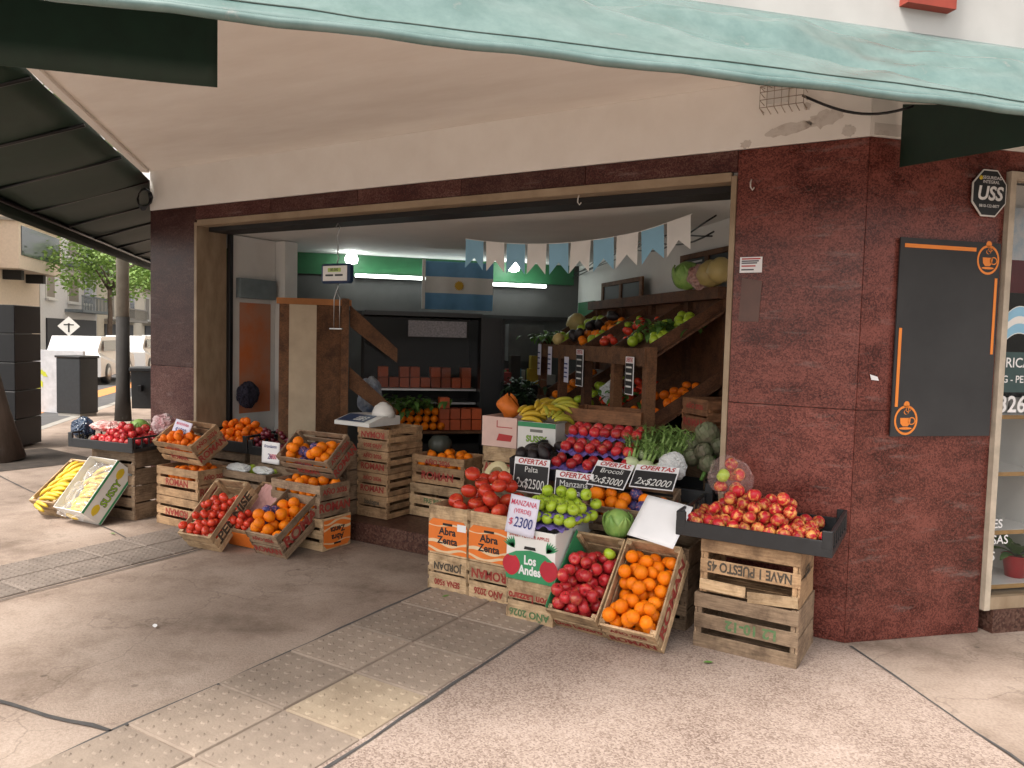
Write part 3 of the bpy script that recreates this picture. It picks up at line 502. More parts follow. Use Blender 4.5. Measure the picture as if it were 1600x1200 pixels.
def pack(n, r, lo, hi, g, dome=None, it=170, jit=.08):
    """settle n spheres in a box: gravity g (local), pushed apart where they overlap"""
    lo, hi = np.array(lo, float), np.array(hi, float); rad = r*(1+jit*(RNG.random(n)-.5)*2)
    P = lo+r+(hi-lo-2*r)*RNG.random((n, 3)); g = np.array(g, float)/np.linalg.norm(g); side = [0, 1]
    for k in range(it):
        P += g*r*.10*max(.12, 1-k/it)
        for _ in range(3):
            d = P[:, None]-P[None]; D = np.sqrt((d**2).sum(2))+1e-9; np.fill_diagonal(D, 9)
            ov = np.clip(rad[:, None]+rad[None]-D, 0, None); P += (d/D[..., None]*ov[..., None]*.42).sum(1)
            P[:, :2] = np.clip(P[:, :2], (lo+rad[:, None])[:, :2], (hi-rad[:, None])[:, :2]); P[:, 2] = np.maximum(P[:, 2], lo[2]+rad)
            if dome:
                zr, hh = dome; c = (lo+hi)/2; s = np.clip(1-(P[:, 2]-zr)/hh, .4, 1)[:, None]; half = (hi-lo)[:2]/2-r
                P[:, :2] = np.where((P[:, 2] > zr)[:, None], c[:2]+np.clip(P[:, :2]-c[:2], -half*s, half*s), P[:, :2])
    if dome: k = P[:, 2] < dome[0]+dome[1]*.62; P, rad = P[k], rad[k]
    return P, rad
def fill(c, kind, n, r, label, group, z0=.03, g=(0, -.3, -1), inset=.016, dome=None, ylo=None, yhi=None, xlo=None, xhi=None, mix=None):
    """settle fruit inside a crate's own frame and leave every fruit as a thing of its own"""
    Wd, Dp, H = c['dims']; lo = [-Wd/2+inset if xlo is None else xlo, -Dp/2+inset if ylo is None else ylo, z0]; hi = [Wd/2-inset if xhi is None else xhi, Dp/2-inset if yhi is None else yhi, H+.3]
    P, rad = pack(n, r, lo, hi, g, dome)
    for i in range(len(P)):
        k, lb, gp = kind, label, group
        if mix:
            for kk, test, l2, g2 in mix:
                if test(P[i]): k, lb, gp = kk, l2, g2
        put_fruit(k, c.matrix_world @ Vector(P[i]), rad[i], lb, gp)

rd, bk, gn = STENR, STENK, STENG
def roman(face, H, flip=False, sz=.085): return ((face, 'ROMAN', H*.28 if not flip else H*.72, sz, rd, flip), (face, 'AÑO 2026', H*.76 if not flip else H*.24, sz*.62, rd, flip))
# --- right group, front row
c = crate('pale wooden crate of loose oranges tilted forward, rightmost of the front pair', (-1.042, -.676, 0, -.014, .831), .304, .505, .19, roman('front', .19, sz=.07)+(('right', 'ROMAN', .10, .10, rd, False, 0, 1.2),), WOODP)
fill(c, 'orange', 58, .0355, 'bright orange in the front tilted crate beside the apples', 'oranges in the front tilted crate', .05, (0, -.25, -1))
c = crate('tilted wooden crate of red apples lined with green card, beside the oranges', (-1.353, -.652, 0, -.037, .822), .298, .486, .20, (('front', 'Don Lazzaro', .06, .06, rd, False, 0, .9),), WOODP)
_gm = c.matrix_world @ Matrix.Translation((-.137, 0, .13)); o = box('card_liner', -.002, .002, -.235, .235, -.10, .10, GREENC, c); o.matrix_local = Matrix.Translation((-.138, 0, .125))
fill(c, 'red_apple', 54, .0355, 'red apple in the tilted crate lined with green card', 'apples in the green-lined tilted crate', .05, (0, -.3, -1), .02)
put_fruit('green_apple', c.matrix_world @ Vector((.07, .16, .155)), .034, 'single green apple among red apples in the tilted crate', None)
for i, (x0, H) in enumerate(((-1.345, .225), (-1.345, .225))): crate(('dark support crate under the tilted orange crate, lower one', 'dark support crate behind the tilted apples, upper one')[i], (x0, -.33, i*.226, 0, 0), .60, .31, H, (), WOODG)
c = crate('greyed wooden crate of oranges with blue wrappers, behind the white sheet', (-1.40, -.28, .455, .06, .36), .514, .29, .17, roman('right', .17, sz=.055), WOODG)
fill(c, 'orange', 32, .037, 'orange in the greyed crate behind the white sheet', 'oranges in the greyed crate', .05, (0, -.2, -1), mix=[('wrapped_orange', lambda p: abs(p[0]-.03-p[1]*-.5) < .045, 'orange in blue and red printed wrapper in the greyed crate', 'wrapped oranges in the greyed crate')])
# NAVE stack
NV = crate('weathered grey crate with green lettering at the bottom of the right stack', (-.653, -.494, 0, -.01, 0), .512, .40, .285, (('front', 'L2 10-12', .145, .07, gn, True, .03),), WOODG, gap=.03)
crate('worn pale crate with upside down black lettering and a broken lower slat', (-.635, -.485, .287, 0, 0), .49, .36, .28, (('front', 'NAVE 1 PUESTO 45', .145, .068, bk, True, .0, .72), ('right', 'TEST', .16, .07, bk, True)), WOOD, gap=.034, skip=((-1, 0),))
for x0, x1, a, zz in ((-.63, -.40, .03, .33), (-.39, -.15, -.07, .315)): o = slat('broken_slat', x1-x0, .055, .008, WOODP, NV, NV.matrix_world.inverted() @ Matrix.Translation(((x0+x1)/2, -.493, zz)) @ Matrix.Rotation(a, 4, 'Y') @ Matrix.Rotation(PI/2, 4, 'X'))
c = tray('wide black plastic tray of blush apples on the right crate stack', (-.755, -.53, .572, .012, .03), .75, .50, .125)
fill(c, 'blush_apple', 96, .034, 'blush red and yellow apple in the wide black tray', 'apples in the wide black tray', .03, (-.12, -.1, -1), .02, (.12, .16))
# --- boards and paper price signs
def price_board(label, mw, w_, h_, name, price, head=True, size=.05, psize=.075, shear=0.):
    c = thing('price_board', label, 'price sign', mw)
    poly('border', [(-w_/2, -h_/2), (w_/2, -h_/2), (w_/2, h_/2), (-w_/2, h_/2)], PAPER, c, th=.004)
    hd = .045 if head else .006; poly('slate', [(-w_/2+.006, -h_/2+.006), (w_/2-.006, -h_/2+.006), (w_/2-.006, h_/2-hd), (-w_/2+.006, h_/2-hd)], BLACKC, c, Matrix.Translation((0, 0, .0045)), .001)
    if head: lettering('OFERTAS', .043, REDC, c, Matrix.Translation((0, h_/2-.023, .006)), .025, .25, w_/.22)
    for k, ln in enumerate(name): lettering(ln, size, CHALK, c, Matrix.Translation((0, h_/2-hd-size*.55-k*size*.9, .0065)) @ Matrix.Rotation(.03, 4, 'Z'), .0, shear)
    if price: lettering(price, psize, CHALK, c, Matrix.Translation((0, -h_/2+psize*.62, .0065)) @ Matrix.Rotation(-.03, 4, 'Z'), .004, shear, min(1, w_*.92/(psize*.58*len(price))))
    return c
def paper_sign(label, mw, w_, h_, lines, m=None):
    c = thing('paper_sign', label, 'price sign', mw); n = 8
    o = link('sheet', grid_mesh('sheet', n, n, lambda s, t: Vector(((s-.5)*w_, (t-.5)*h_, .004*math.sin(s*3)+.003*t))), m or LILAC, c); sm_ = o.modifiers.new('s', 'SOLIDIFY'); sm_.thickness = .001; sm_.offset = -1
    for s, y, size, mm, xs in lines: lettering(s, size, mm, c, Matrix.Translation((0, y, .009)) @ Matrix.Rotation(.02, 4, 'Z'), .006, .1, xs)
    return c
FRT = FACE['front']
def lean(x, y, z, tilt=-.15, yaw=0, roll=0): return T(x, y, z, yaw) @ Matrix.Rotation(tilt, 4, 'X') @ FRT @ Matrix.Rotation(roll, 4, 'Z')
INKB = mat('blue_marker', (.02, .03, .20), .6); INKR = mat('pink_marker', (.62, .03, .10), .6)
# --- tomatoes in the orange-labelled crates
def abra_card(c, Wd, Dp, face='front', flip=False, w_=None):
    """orange printed card wrapped over the end of a crate"""
    w_ = w_ or Wd-.012; h_ = .205; off = (Dp if face == 'front' else Wd)/2+.003
    F_ = (Matrix.Translation((0, -off, .118)) if face == 'front' else Matrix.Translation((off, 0, .118))) @ FACE[face] @ (FLIP if flip else Matrix.Identity(4))
    k = poly('card_label', [(-w_/2, -h_/2), (w_/2, -h_/2), (w_/2, h_/2-.03), (w_/2-.03, h_/2), (-w_/2+.03, h_/2), (-w_/2, h_/2-.03)], ORANGEC, c, F_, .003)
    def wave(y0, th, ph, a):
        n = 18; up = [(-w_/2+.001+(w_-.002)*i/n, y0+a*math.sin(ph+i*.38)) for i in range(n+1)]; pts = up+[(x, y-th*(.4+.6*abs(math.sin(ph*1.7+j*.17)))) for j, (x, y) in reversed(list(enumerate(up)))]
        pts = [(x, max(y, -h_/2+.002)) for x, y in pts]; poly('printed_wave', pts, CREAMC, k, Matrix.Translation((0, 0, .0035)), .0006)
    wave(-.035, .022, .4, .014); wave(-.078, .02, 2., .012); wave(.07, .01, 3.4, .01)
    lettering('Abra', .062, BLACKC, k, Matrix.Translation((0, .030, .0048)), .03); lettering('Zenta', .062, BLACKC, k, Matrix.Translation((0, -.026, .0048)), .03)
    poly('hand_slot', [(-.035, .068), (.035, .068), (.035, .082), (-.035, .082)], DARK, k, Matrix.Translation((0, 0, .0042)), .0008)
    return k
for i, x in enumerate((-2.318, -2.019)):
    crate(('crate with upside down black lettering under the left tomato crate', 'crate with upside down red stencil under the right tomato crate')[i], (x, -.548, 0, 0, 0), .296, .50, .222, ((('front', 'JORDAN', .155, .062, bk, True, 0, .85), ('front', 'SENA $500', .055, .05, rd, True, 0, .8)), (('front', 'ROMAN', .16, .075, rd, True, 0, .9), ('front', 'AÑO 2026', .055, .055, rd, True, 0, .8)))[i], WOODP)
    c = crate(('tomato crate with orange printed card and white sticker, left of the pair', 'tomato crate with orange printed card, right of the pair')[i], (x, -.548, .2235, 0, 0), .296, .50, .30, (), WOODP, rails=4)
    k = abra_card(c, .296, .50)
    if i == 0: poly('sticker', [(.072, .045), (.136, .045), (.136, .088), (.072, .088)], PAPER, k, Matrix.Translation((0, 0, .0052)), .0005)
P, rad = pack(48, .049, (-.288, -.24, .185), (.288, .235, .9), (0, -.12, -1), (.33, .26))
for i in range(len(P)): put_fruit('tomato', Vector((-2.02, -.298, .2235))+Vector(P[i]), rad[i], 'large ripe tomato heaped on the orange-labelled crates', 'tomatoes heaped on the orange-labelled crates', Vector((RNG.normal()*.5, RNG.normal()*.5-.3, 1)))
for i, x in enumerate((-2.16, -2.0)):
    h = thing('melon_half', ('cut pale melon half behind the tomatoes, left one', 'cut pale melon half behind the tomatoes, right one')[i], 'melon', T(x, -.03, .66, 0, R(60))); link('rind', lathe_mesh('rind', [(.02, -.085), (.06, -.07), (.085, -.035), (.09, 0)], 22), SQUASH, h); link('flesh', lathe_mesh('flesh', [(.09, 0), (.086, .004), (.05, .002), (.03, -.012), (.01, -.015)], 22), mat('melon_flesh', (.72, .62, .36), .5), h)
# --- apple box
crate('crate with upside down red script under the printed apple box', (-1.655, -.70, 0, 0, 0), .295, .45, .225, (('front', 'Don Lazzaro', .135, .06, rd, True, 0, .85), ('front', 'AÑO 2026', .045, .055, gn, True)), WOODP)
bx = thing('apple_box', 'white and green printed card box with red apple pictures', 'box', T(-1.51, -.46, .227))
bw, bd, bh = .305, .475, .285
for nm, x0, x1, y0, y1 in (('front_panel', -bw/2, bw/2, -bd/2, -bd/2+.006), ('back_panel', -bw/2, bw/2, bd/2-.006, bd/2), ('side_panel', -bw/2, -bw/2+.006, -bd/2+.0065, bd/2-.0065), ('side_panel', bw/2-.006, bw/2, -bd/2+.0065, bd/2-.0065)): box(nm, x0, x1, y0, y1, 0, bh, CARDW, bx)
box('base_panel', -bw/2+.007, bw/2-.007, -bd/2+.007, bd/2-.007, .001, .006, CARDB, bx)
FB = Matrix.Translation((0, -bd/2-.001, bh/2)) @ FRT
poly('green_print', [(-bw/2, -bh/2), (bw/2, -bh/2), (bw/2, -.02), (.09, .018), (.0, .03), (-.09, .015), (-bw/2, -.015)], GREENC, bx, FB, .001)
for s in (-1, 1): poly('apple_print', [(s*.118+.05*(1+.12*math.cos(2*a))*math.cos(a), -.062+.062*math.sin(a)-(.014 if abs(a-PI/2) < .3 else 0)) for a in [2*PI*i/24 for i in range(24)]], mat('apple_red_ink', (.5, .02, .04), .5), bx, FB @ Matrix.Translation((0, 0, .0015)), .0006)
for s in (-1, 1):
    for k in range(6): a = PI/2-s*(.1+.2*k); L_ = .085; px_, py_ = s*.10, .03; d = Vector((math.cos(a), math.sin(a))); n_ = Vector((-d.y, d.x)); poly('leaf_print', [(px_+d.x*L_*t+n_.x*.007*math.sin(PI*t), py_+d.y*L_*t*.8+n_.y*.007*math.sin(PI*t)) for t in (0, .3, .6, 1)]+[(px_+d.x*L_*t-n_.x*.007*math.sin(PI*t), py_+d.y*L_*t*.8-n_.y*.007*math.sin(PI*t)) for t in (.6, .3)], GREENC, bx, FB @ Matrix.Translation((0, 0, .001)), .0006)
lettering('Los', .068, VINYL, bx, FB @ Matrix.Translation((0, -.028, .0018)), .035, 0, .8); lettering('Andes', .068, VINYL, bx, FB @ Matrix.Translation((0, -.085, .0018)), .035, 0, .8)
lettering('SWEET FLAVOR APPLES', .024, REDC, bx, FB @ Matrix.Translation((-.01, .105, .0012)), .02); poly('hand_slot', [(-.04, .033), (.035, .033), (.03, .05), (-.035, .05)], DARK, bx, FB @ Matrix.Translation((0, 0, .0016)), .0008)
def pulp(label, x, y, z, wd, dp, yaw=0, tilt=0):
    me = grid_mesh('pulp_tray', 40, 28, lambda s, t: Vector(((s-.5)*wd, (t-.5)*dp, .012*math.cos(s*wd/.072*2*PI)*math.cos(t*dp/.072*2*PI)+.01*noise.noise(Vector((s*3, t*3, z))))))
    o = link('pulp_tray', me, PURPLE, None, T(x, y, z, yaw, tilt)); s_ = o.modifiers.new('s', 'SOLIDIFY'); s_.thickness = .002; return tag(o, label, 'tray')
pulp('crumpled purple pulp tray in the printed apple box under the green apples', -1.50, -.47, .535, .33, .44, .05); pulp('purple pulp tray between the two layers of green apples', -1.44, -.47, .598, .34, .36, .1)
for k, (z, n_, m_, x0, y0, l) in enumerate(((.575, 5, 4, -1.585, -.635, 'lower'), (.64, 5, 4, -1.575, -.62, 'upper'))):
    for i in range(n_):
        for j in range(m_):
            if k and (i+j) % 7 == 6: continue
            put_fruit('green_apple', (x0+i*.070+random.uniform(-.006, .006)+.01*j, y0+j*.072+random.uniform(-.006, .006), z+random.uniform(-.003, .006)), .034, 'green apple in the %s layer above the printed apple box' % l, 'green apples, %s layer' % l, Vector((RNG.normal()*.4, RNG.normal()*.4-.5, 1)))
for i in range(4): put_fruit('green_apple', (-1.52+.075*i, -.50+.03*(i % 2), .70), .034, 'green apple on top of the stacked green apple layers', 'green apples on top')
paper_sign('handwritten sign for green apples at 2300 on the printed apple box', lean(-1.565, -.70, .585, -.2, 0, -.07), .185, .21, (('MANZANA', .066, .042, INKR, .78), ('(VERDE)', .022, .034, INKR, .9), ('$         ', -.04, .05, INKR, 1), ('  2300', -.04, .078, INKB, .75)))
# --- cabbage and sheet
def cabbage(label, p, r, m=CABB):
    c = thing('cabbage', label, 'cabbage', Matrix.Translation(p))
    bm = bmesh.new(); bmesh.ops.create_icosphere(bm, subdivisions=4, radius=r)
    for v in bm.verts: v.co *= 1+.05*noise.noise(v.co*18)+.03*abs(math.sin(math.atan2(v.co.y, v.co.x)*4+v.co.z*20))
    me = bpy.data.meshes.new('head'); bm.to_mesh(me); bm.free(); me.polygons.foreach_set('use_smooth', [True]*len(me.polygons)); link('head', me, m, c)
    for k in range(7):
        az = k*.9+random.random()*.3
        def fn(s, t, az=az):
            a = az+(s-.5)*1.5*math.sin(PI*min(1, .25+t*.75)); e = -1.2+t*1.9; rr = r*(1.05+.10*t*t+.05*math.sin(s*14)*t+.03*math.sin(t*9)); return Vector((rr*math.cos(e)*math.cos(a), rr*math.cos(e)*math.sin(a), rr*math.sin(e)))
        link('leaf', grid_mesh('leaf', 12, 10, fn), m, c)
    return c
cabbage('pale green cabbage between the tilted crates and the greyed orange crate', (-1.135, -.385, .545), .078)
sh = paper_sign('blank white card sheet leaning above the front oranges', lean(-.86, -.475, .615, -.75, -.05, -.13), .27, .26, (), PAPER)
# --- middle: supports, black tray of avocados and apples
for i in range(2): crate(('dim wooden support crate under the avocado tray, lower', 'dim wooden support crate under the avocado tray, upper')[i], (-1.95, .02, .15+i*.262, 0, 0), .56, .30, .26, (), WOODG)
c = tray('black plastic tray of avocados and red apples behind the printed apple box', (-2.0, -.12, .676, .03, .16), .76, .46, .12)
fill(c, 'avocado', 18, .042, 'dark ripe avocado at the left of the middle black tray', 'avocados in the middle tray', .03, (0, -.2, -1), .02, xhi=-.12)
MT = c.matrix_world
for k, (yy, zz, n_, l) in enumerate(((-.15, .10, 5, 'front'), (-.01, .165, 6, 'middle'), (.12, .235, 7, 'back'))):
    p = MT @ Vector((.13, yy+.03, zz-.032)); pulp('purple pulp tray under the %s row of red apples' % l, p.x, p.y, p.z, .50, .17, .05, .1)
    for i in range(n_):
        for j in range(2): put_fruit('red_apple', MT @ Vector((-.08+i*.43/(n_-1)+random.uniform(-.008, .008), yy+j*.07, zz+.008*j)), .036, 'red apple in the %s row of the middle black tray' % l, 'apples on purple trays, %s row' % l)
price_board('black OFERTAS price board for Palta at 2500', lean(-1.815, -.17, .705, -.12), .25, .215, ['Palta'], '2x$2500', psize=.085)
price_board('black OFERTAS price board for Manzana Roja above the green apples', lean(-1.505, -.20, .665, -.12), .25, .2, ['Manzana', 'Roja'], '', size=.055)
# --- banana boxes, alvarez crates
for i in range(2): crate(('low crate at the bottom of the banana box stack', 'second crate from the bottom of the banana box stack')[i], (-2.51, .36, .15+i*.20, 0, 0), .50, .32, .198, (), WOODG)
crate('crate with large red stencil under the pink printed box', (-2.512, .34, .551, 0, 0), .29, .40, .225, (('front', 'ALVAREZ', .07, .085, rd, False, 0, .72),), WOODP); crate('plain crate under the white banana box', (-2.21, .36, .551, 0, 0), .29, .38, .225, (), WOODG)
def card_box(name, label, x, y, z, wd, dp, h, m): 
    c = thing(name, label, 'box', T(x+wd/2, y+dp/2, z))
    for nm, a in (('front_panel', (-wd/2, wd/2, -dp/2, -dp/2+.005)), ('back_panel', (-wd/2, wd/2, dp/2-.005, dp/2)), ('side_panel', (-wd/2, -wd/2+.005, -dp/2+.006, dp/2-.006)), ('side_panel', (wd/2-.005, wd/2, -dp/2+.006, dp/2-.006))): box(nm, *a, 0, h, m, c)
    box('base_panel', -wd/2+.006, wd/2-.006, -dp/2+.006, dp/2-.006, .001, .005, CARDB, c); box('packing', -wd/2+.006, wd/2-.006, -dp/2+.006, dp/2-.006, h*.5, h*.8, CARDB, c); return c
PINKC = mat('pale_pink_card', (.72, .50, .44), .7, var=.06)
c = card_box('fruit_box', 'pale pink fruit box with red print beside the banana box', -2.515, .33, .778, .29, .4, .215, PINKC); FBX = Matrix.Translation((0, -.201, .1)) @ FRT
poly('red_print', [(-.02, -.055), (.10, -.055), (.115, -.01), (.0, -.004)], REDC, c, FBX, .001); poly('red_print', [(-.02, .04), (.11, .04), (.11, .046), (-.014, .046), (-.014, .09), (-.02, .09)], REDC, c, FBX, .001)
c = card_box('banana_box', 'white banana box with green top stripe beneath yellow bananas', -2.215, .33, .778, .30, .4, .20, CARDW); FBX = Matrix.Translation((0, -.201, .1)) @ FRT
poly('green_stripe', [(-.15, .065), (.15, .065), (.15, .098), (-.15, .098)], GREENC, c, FBX, .001); poly('badge_print', [(-.05, .03), (.05, .03), (.05, .05), (-.05, .05)], mat('grey_ink', (.2, .2, .18), .6), c, FBX, .001)
def sussy(c, mw, sz=.075): lettering('SUSSY', sz, BLACKC, c, mw @ Matrix.Translation((0, 0, .0008)), .05); lettering('SUSSY', sz, LIMEC, c, mw @ Matrix.Translation((0, 0, .0018)), .012)
sussy(c, FBX @ Matrix.Translation((0, -.02, 0)), .06)
def banana_data(L_=.17, r=.017, bend=1.1, n=8):
    pts, rr = [], []
    for i in range(n+1):
        t = i/n; a = (t-.5)*bend; pts.append((L_/bend*math.sin(a), 0, L_/bend*(math.cos(a)-math.cos(bend/2)))); rr.append(r*(.25 if i == 0 else .35 if i == n else min(1, .55+1.6*min(t, 1-t))))
    return tube_data(pts, rr, 7)
_bm = [mesh('banana', *banana_data(b=None) if False else banana_data(.16+.02*k, .017, 1.0+.2*k), True) for k in range(3)]
_bb = {}
def bunch(label, mw, n=7, m=F_BAN, group=None):
    c = thing('banana_bunch', label, 'bananas', mw, group)
    for i in range(n):
        k = (random.randrange(3), m.name)
        if k not in _bb: _bb[k] = _bm[k[0]].copy(); _bb[k].materials.append(m)
        link('banana', _bb[k], None, c, Matrix.Rotation((i-n/2)*.16, 4, 'Z') @ Matrix.Translation((0, (i-n/2)*.027, .02+.02*(i % 2))) @ Matrix.Rotation(random.uniform(-.25, .25), 4, 'X'))
    return c
for i, (x, y, z, yw, m, l) in enumerate(((-2.16, .42, .99, 1.2, F_BAN, 'ripe yellow banana bunch at the left of the white banana box'), (-2.06, .45, 1.03, 1.5, F_BAN, 'ripe yellow banana bunch heaped on top of the banana box'), (-1.98, .43, .99, 1.8, F_BANG, 'greenish banana bunch at the right of the banana box'), (-1.95, .56, 1.04, .4, F_BANG, 'greenish banana bunch behind the others by the empty crate'), (-2.1, .6, 1.03, .9, F_BAN, 'ripe banana bunch at the back of the banana box'))): bunch(l, T(x, y, z, yw, .3), 8, m)
o = tag(link('papaya_bag', grid_mesh('papaya_bag', 20, 14, lambda s, t: Vector((.085*math.cos(2*PI*s)*math.sin(PI*(t*.9+.05))*(1+.2*math.sin(s*19+t*5)), .07*math.sin(2*PI*s)*math.sin(PI*(t*.9+.05)), .17*t+.02*math.sin(s*12)))), mat('orange_sack', (.75, .19, .02), .6), None, T(-2.38, .47, .97)), 'bright orange net sack standing in the pink fruit box', 'sack')
# --- empty crate on stack
for i in range(3): crate(('hidden support crate low under the empty crate', 'middle support crate under the empty crate', 'upper support crate under the empty crate')[i], (-1.9, .50, .15+i*.243, 0, 0), .52, .30, .24, (), WOODG)
crate('empty reddish wooden crate behind the red apples', (-1.92, .47, .88, .02, 0), .56, .32, .205, (), wood('crate_wood_red', (.34, .16, .075), (.20, .085, .035)), rails=2)
# --- greens on the right
for i in range(2): crate(('support crate under the fennel tray, lower', 'support crate under the fennel tray, upper')[i], (-1.29, .05, .15+i*.237, 0, 0), .54, .34, .234, (), WOODG)
tray('black plastic tray holding fennel and artichokes by the right jamb', (-1.31, .03, .625, 0, 0), .58, .42, .13)
def fennel(label, p, yaw, s=1.):
    c = thing('fennel', label, 'fennel', T(*p, yaw, R(-28)) @ Matrix.Diagonal((1.15, 1.15, .72, 1))); link('bulb', lathe_mesh('bulb', [(.015, -.05), (.045, -.035), (.055, 0), (.045, .04), (.025, .07)], 14), FENW, c)
    st_, fr = [], []
    for k in range(6):
        a = k*1.05; tip = Vector((.05*math.cos(a), .05*math.sin(a)+.02, .22+.05*random.random())); st_.append(tube_data([(.02*math.cos(a), .02*math.sin(a), .05), tuple(tip*.6), tuple(tip)], [.011, .007, .004], 6))
        for j in range(70):
            b = tip*(.55+.45*random.random()); d = Vector((random.gauss(0, 1), random.gauss(0, 1), random.gauss(.1, .6))).normalized()*random.uniform(.025, .06); n_ = d.orthogonal().normalized()*.0038; fr.append(([b-n_, b+n_, b+d], [(0, 1, 2)]))
    v, f = join_data(st_); link('stalks', mesh('stalks', v, f, True), mat('fennel_stalk', (.28, .42, .12), .5), c); v, f = join_data(fr); o = link('fronds', mesh('fronds', v, f), FENG, c); o['kind'] = 'stuff'; return c
for i, (x, y, z, yw) in enumerate(((-1.25, .06, .80, .2), (-1.15, .05, .79, -.1), (-1.06, .07, .78, -.3), (-1.20, .18, .85, .1), (-1.10, .2, .86, -.2), (-1.02, .2, .84, -.5))): fennel('fennel with pale bulb and feathery fronds, number %s from the left in its row' % ('one', 'two', 'three', 'four', 'five', 'six')[i] if False else ('leftmost front fennel bulb above the Brocoli board', 'middle front fennel bulb above the price boards', 'right front fennel bulb beside the grey plastic bag', 'back left fennel with tall fronds', 'back middle fennel with tall fronds', 'back right fennel beside the artichokes')[i], (x, y, z), yw)
def artichoke(label, p, r):
    c = thing('artichoke', label, 'artichoke', Matrix.Translation(p) @ Matrix.Rotation(random.uniform(-.5, .5), 4, 'X') @ Matrix.Rotation(random.uniform(-.5, .5), 4, 'Y')); parts = []
    for ly in range(8):
        n_ = 10-ly//2; e = -.9+ly*.3
        for k in range(n_):
            a = 2*PI*(k+.5*(ly % 2))/n_; d = Vector((math.cos(e)*math.cos(a), math.cos(e)*math.sin(a), math.sin(e))); t1 = Vector((-math.sin(a), math.cos(a), 0)); t2 = d.cross(t1)*-1; t2 = t2 if t2.z > 0 else -t2
            w1 = r*.36*max(.4, math.cos(e)); q = d*r; parts.append(([q-t1*w1-t2*r*.2, q+t1*w1-t2*r*.2, q+t1*w1*.8+t2*r*.2+d*r*.08, q+t2*r*.5+d*r*.12, q-t1*w1*.8+t2*r*.2+d*r*.08], [(0, 1, 2, 3, 4)]))
    v, f = join_data(parts); o = link('scales', mesh('scales', v, f), ARTI, c); o['kind'] = 'stuff'; link('heart', lathe_mesh('heart', [(r*.4, -r*.9), (r*.93, -r*.4), (r*.96, 0), (r*.75, r*.55), (r*.2, r*.95)], 14), ARTI, c); link('stem', lathe_mesh('stem', [(r*.22, -r*2), (r*.25, -r*.8)], 8), LEAFG, c)
for i, (x, y, z, r_) in enumerate(((-.96, .30, .93, .06), (-.86, .30, 1.0, .068), (-.85, .22, .90, .055), (-.80, .14, .84, .05), (-.93, .22, .86, .05), (-.78, .28, .93, .055))): artichoke(('artichoke at the left of the artichoke heap', 'large round artichoke on top of the heap by the jamb', 'artichoke in the middle of the heap', 'lowest artichoke beside the apple bag', 'artichoke just above the grey plastic bag', 'artichoke against the right jamb')[i], (x, y, z), r_)
def bag(name, label, p, r, m, seed, sq=(1, 1, 1), cat='bag'):
    bm = bmesh.new(); bmesh.ops.create_icosphere(bm, subdivisions=5, radius=1)
    for v in bm.verts:
        q = v.co.copy(); k = 1+.22*noise.noise(q*1.8+Vector((seed, 0, 0)))+.14*(1-abs(noise.noise(q*4.2+Vector((0, seed, 0))))*2)*.8; v.co = Vector((q.x*sq[0], q.y*sq[1], q.z*sq[2]))*r*k
    me = bpy.data.meshes.new(name); bm.to_mesh(me); bm.free(); return tag(link(name, me, m, None, Matrix.Translation(p)), label, cat)
bag('plastic_bag', 'crumpled grey plastic bag in front of the artichokes', (-.98, .02, .83), .075, BAGW, 3, (1.1, .7, 1))
price_board('black OFERTAS price board for Brocoli at 3000 lying on the crate', lean(-1.29, -.15, .765, -.85, 0, -.04), .24, .19, ['Brocoli'], '2x$3000', shear=.1, psize=.07)
price_board('second OFERTAS price board at 2000 lying below the grey bag', lean(-1.03, -.12, .775, -.85, .02, .02), .26, .17, ['Acelga'] if False else [], '2x$2000', shear=.3, psize=.07)
for i, (x, y, z) in enumerate(((-.62, -.22, .79), (-.54, -.22, .79), (-.58, -.16, .85), (-.60, -.25, .855), (-.53, -.2, .86), (-.57, -.21, .915))): put_fruit('blush_apple' if i != 3 else 'green_apple', (x, y, z), .036, 'apple inside the clear bag on the wide black tray' if i != 3 else 'yellow green apple inside the clear bag', 'apples in the clear bag' if i != 3 else None)
bag('apple_bag', 'clear plastic bag of apples standing on the wide black tray', (-.575, -.205, .85), .098, BAGP, 9, (1.1, .85, 1.0))
# --- left group
for i in range(2): crate(('crate at the bottom of the leftmost stack', 'crate under the leftmost black tray')[i], (-5.74, -.66, i*.282, .12, 0), .50, .36, .28, (), WOODG)
c = tray('leftmost black plastic tray of small red apples', (-5.84, -.80, .572, .15, .02), .72, .48, .12)
fill(c, 'red_apple', 62, .034, 'small red apple in the leftmost black tray', 'apples in the leftmost black tray', .04, (0, -.2, -1), .02, (.08, .16), xlo=-.22)
bag('produce_bag', 'dark blue plastic bag at the left end of the leftmost tray', (-5.93, -.62, .70), .10, mat('navy_film', (.03, .05, .09), .25), 5, (1, .8, .9)); bag('produce_bag', 'white and red printed plastic bag on the leftmost tray', (-5.72, -.55, .73), .085, mat('printed_film', (.6, .58, .55), .35, c2=(.55, .05, .04), scale=9), 12, (1.6, 1, .5)); bag('produce_bag', 'clear bag of red onions behind the leftmost tray', (-5.28, -.32, .76), .09, mat('onion_film', (.45, .16, .18), .3, c2=(.65, .55, .55), scale=14), 15, (1.1, .9, .9))
cabbage('pale cabbage at the back of the leftmost tray', (-5.48, -.40, .72), .075)
BX = thing('banana_carton', 'tilted white carton with green edge and banana print, leaning left', 'box', T(-5.665, -.86, 0, .048, .879) @ Matrix.Translation((.179, .239, 0)))
for nm, a, m in (('end_panel', (-.179, .179, -.239, -.234), CARDW), ('end_panel', (-.179, .179, .234, .239), CARDW), ('side_panel', (-.179, -.174, -.2335, .2335), CARDW), ('side_panel', (.174, .179, -.2335, .2335), CARDW)): box(nm, *a, 0, .21, m, BX)
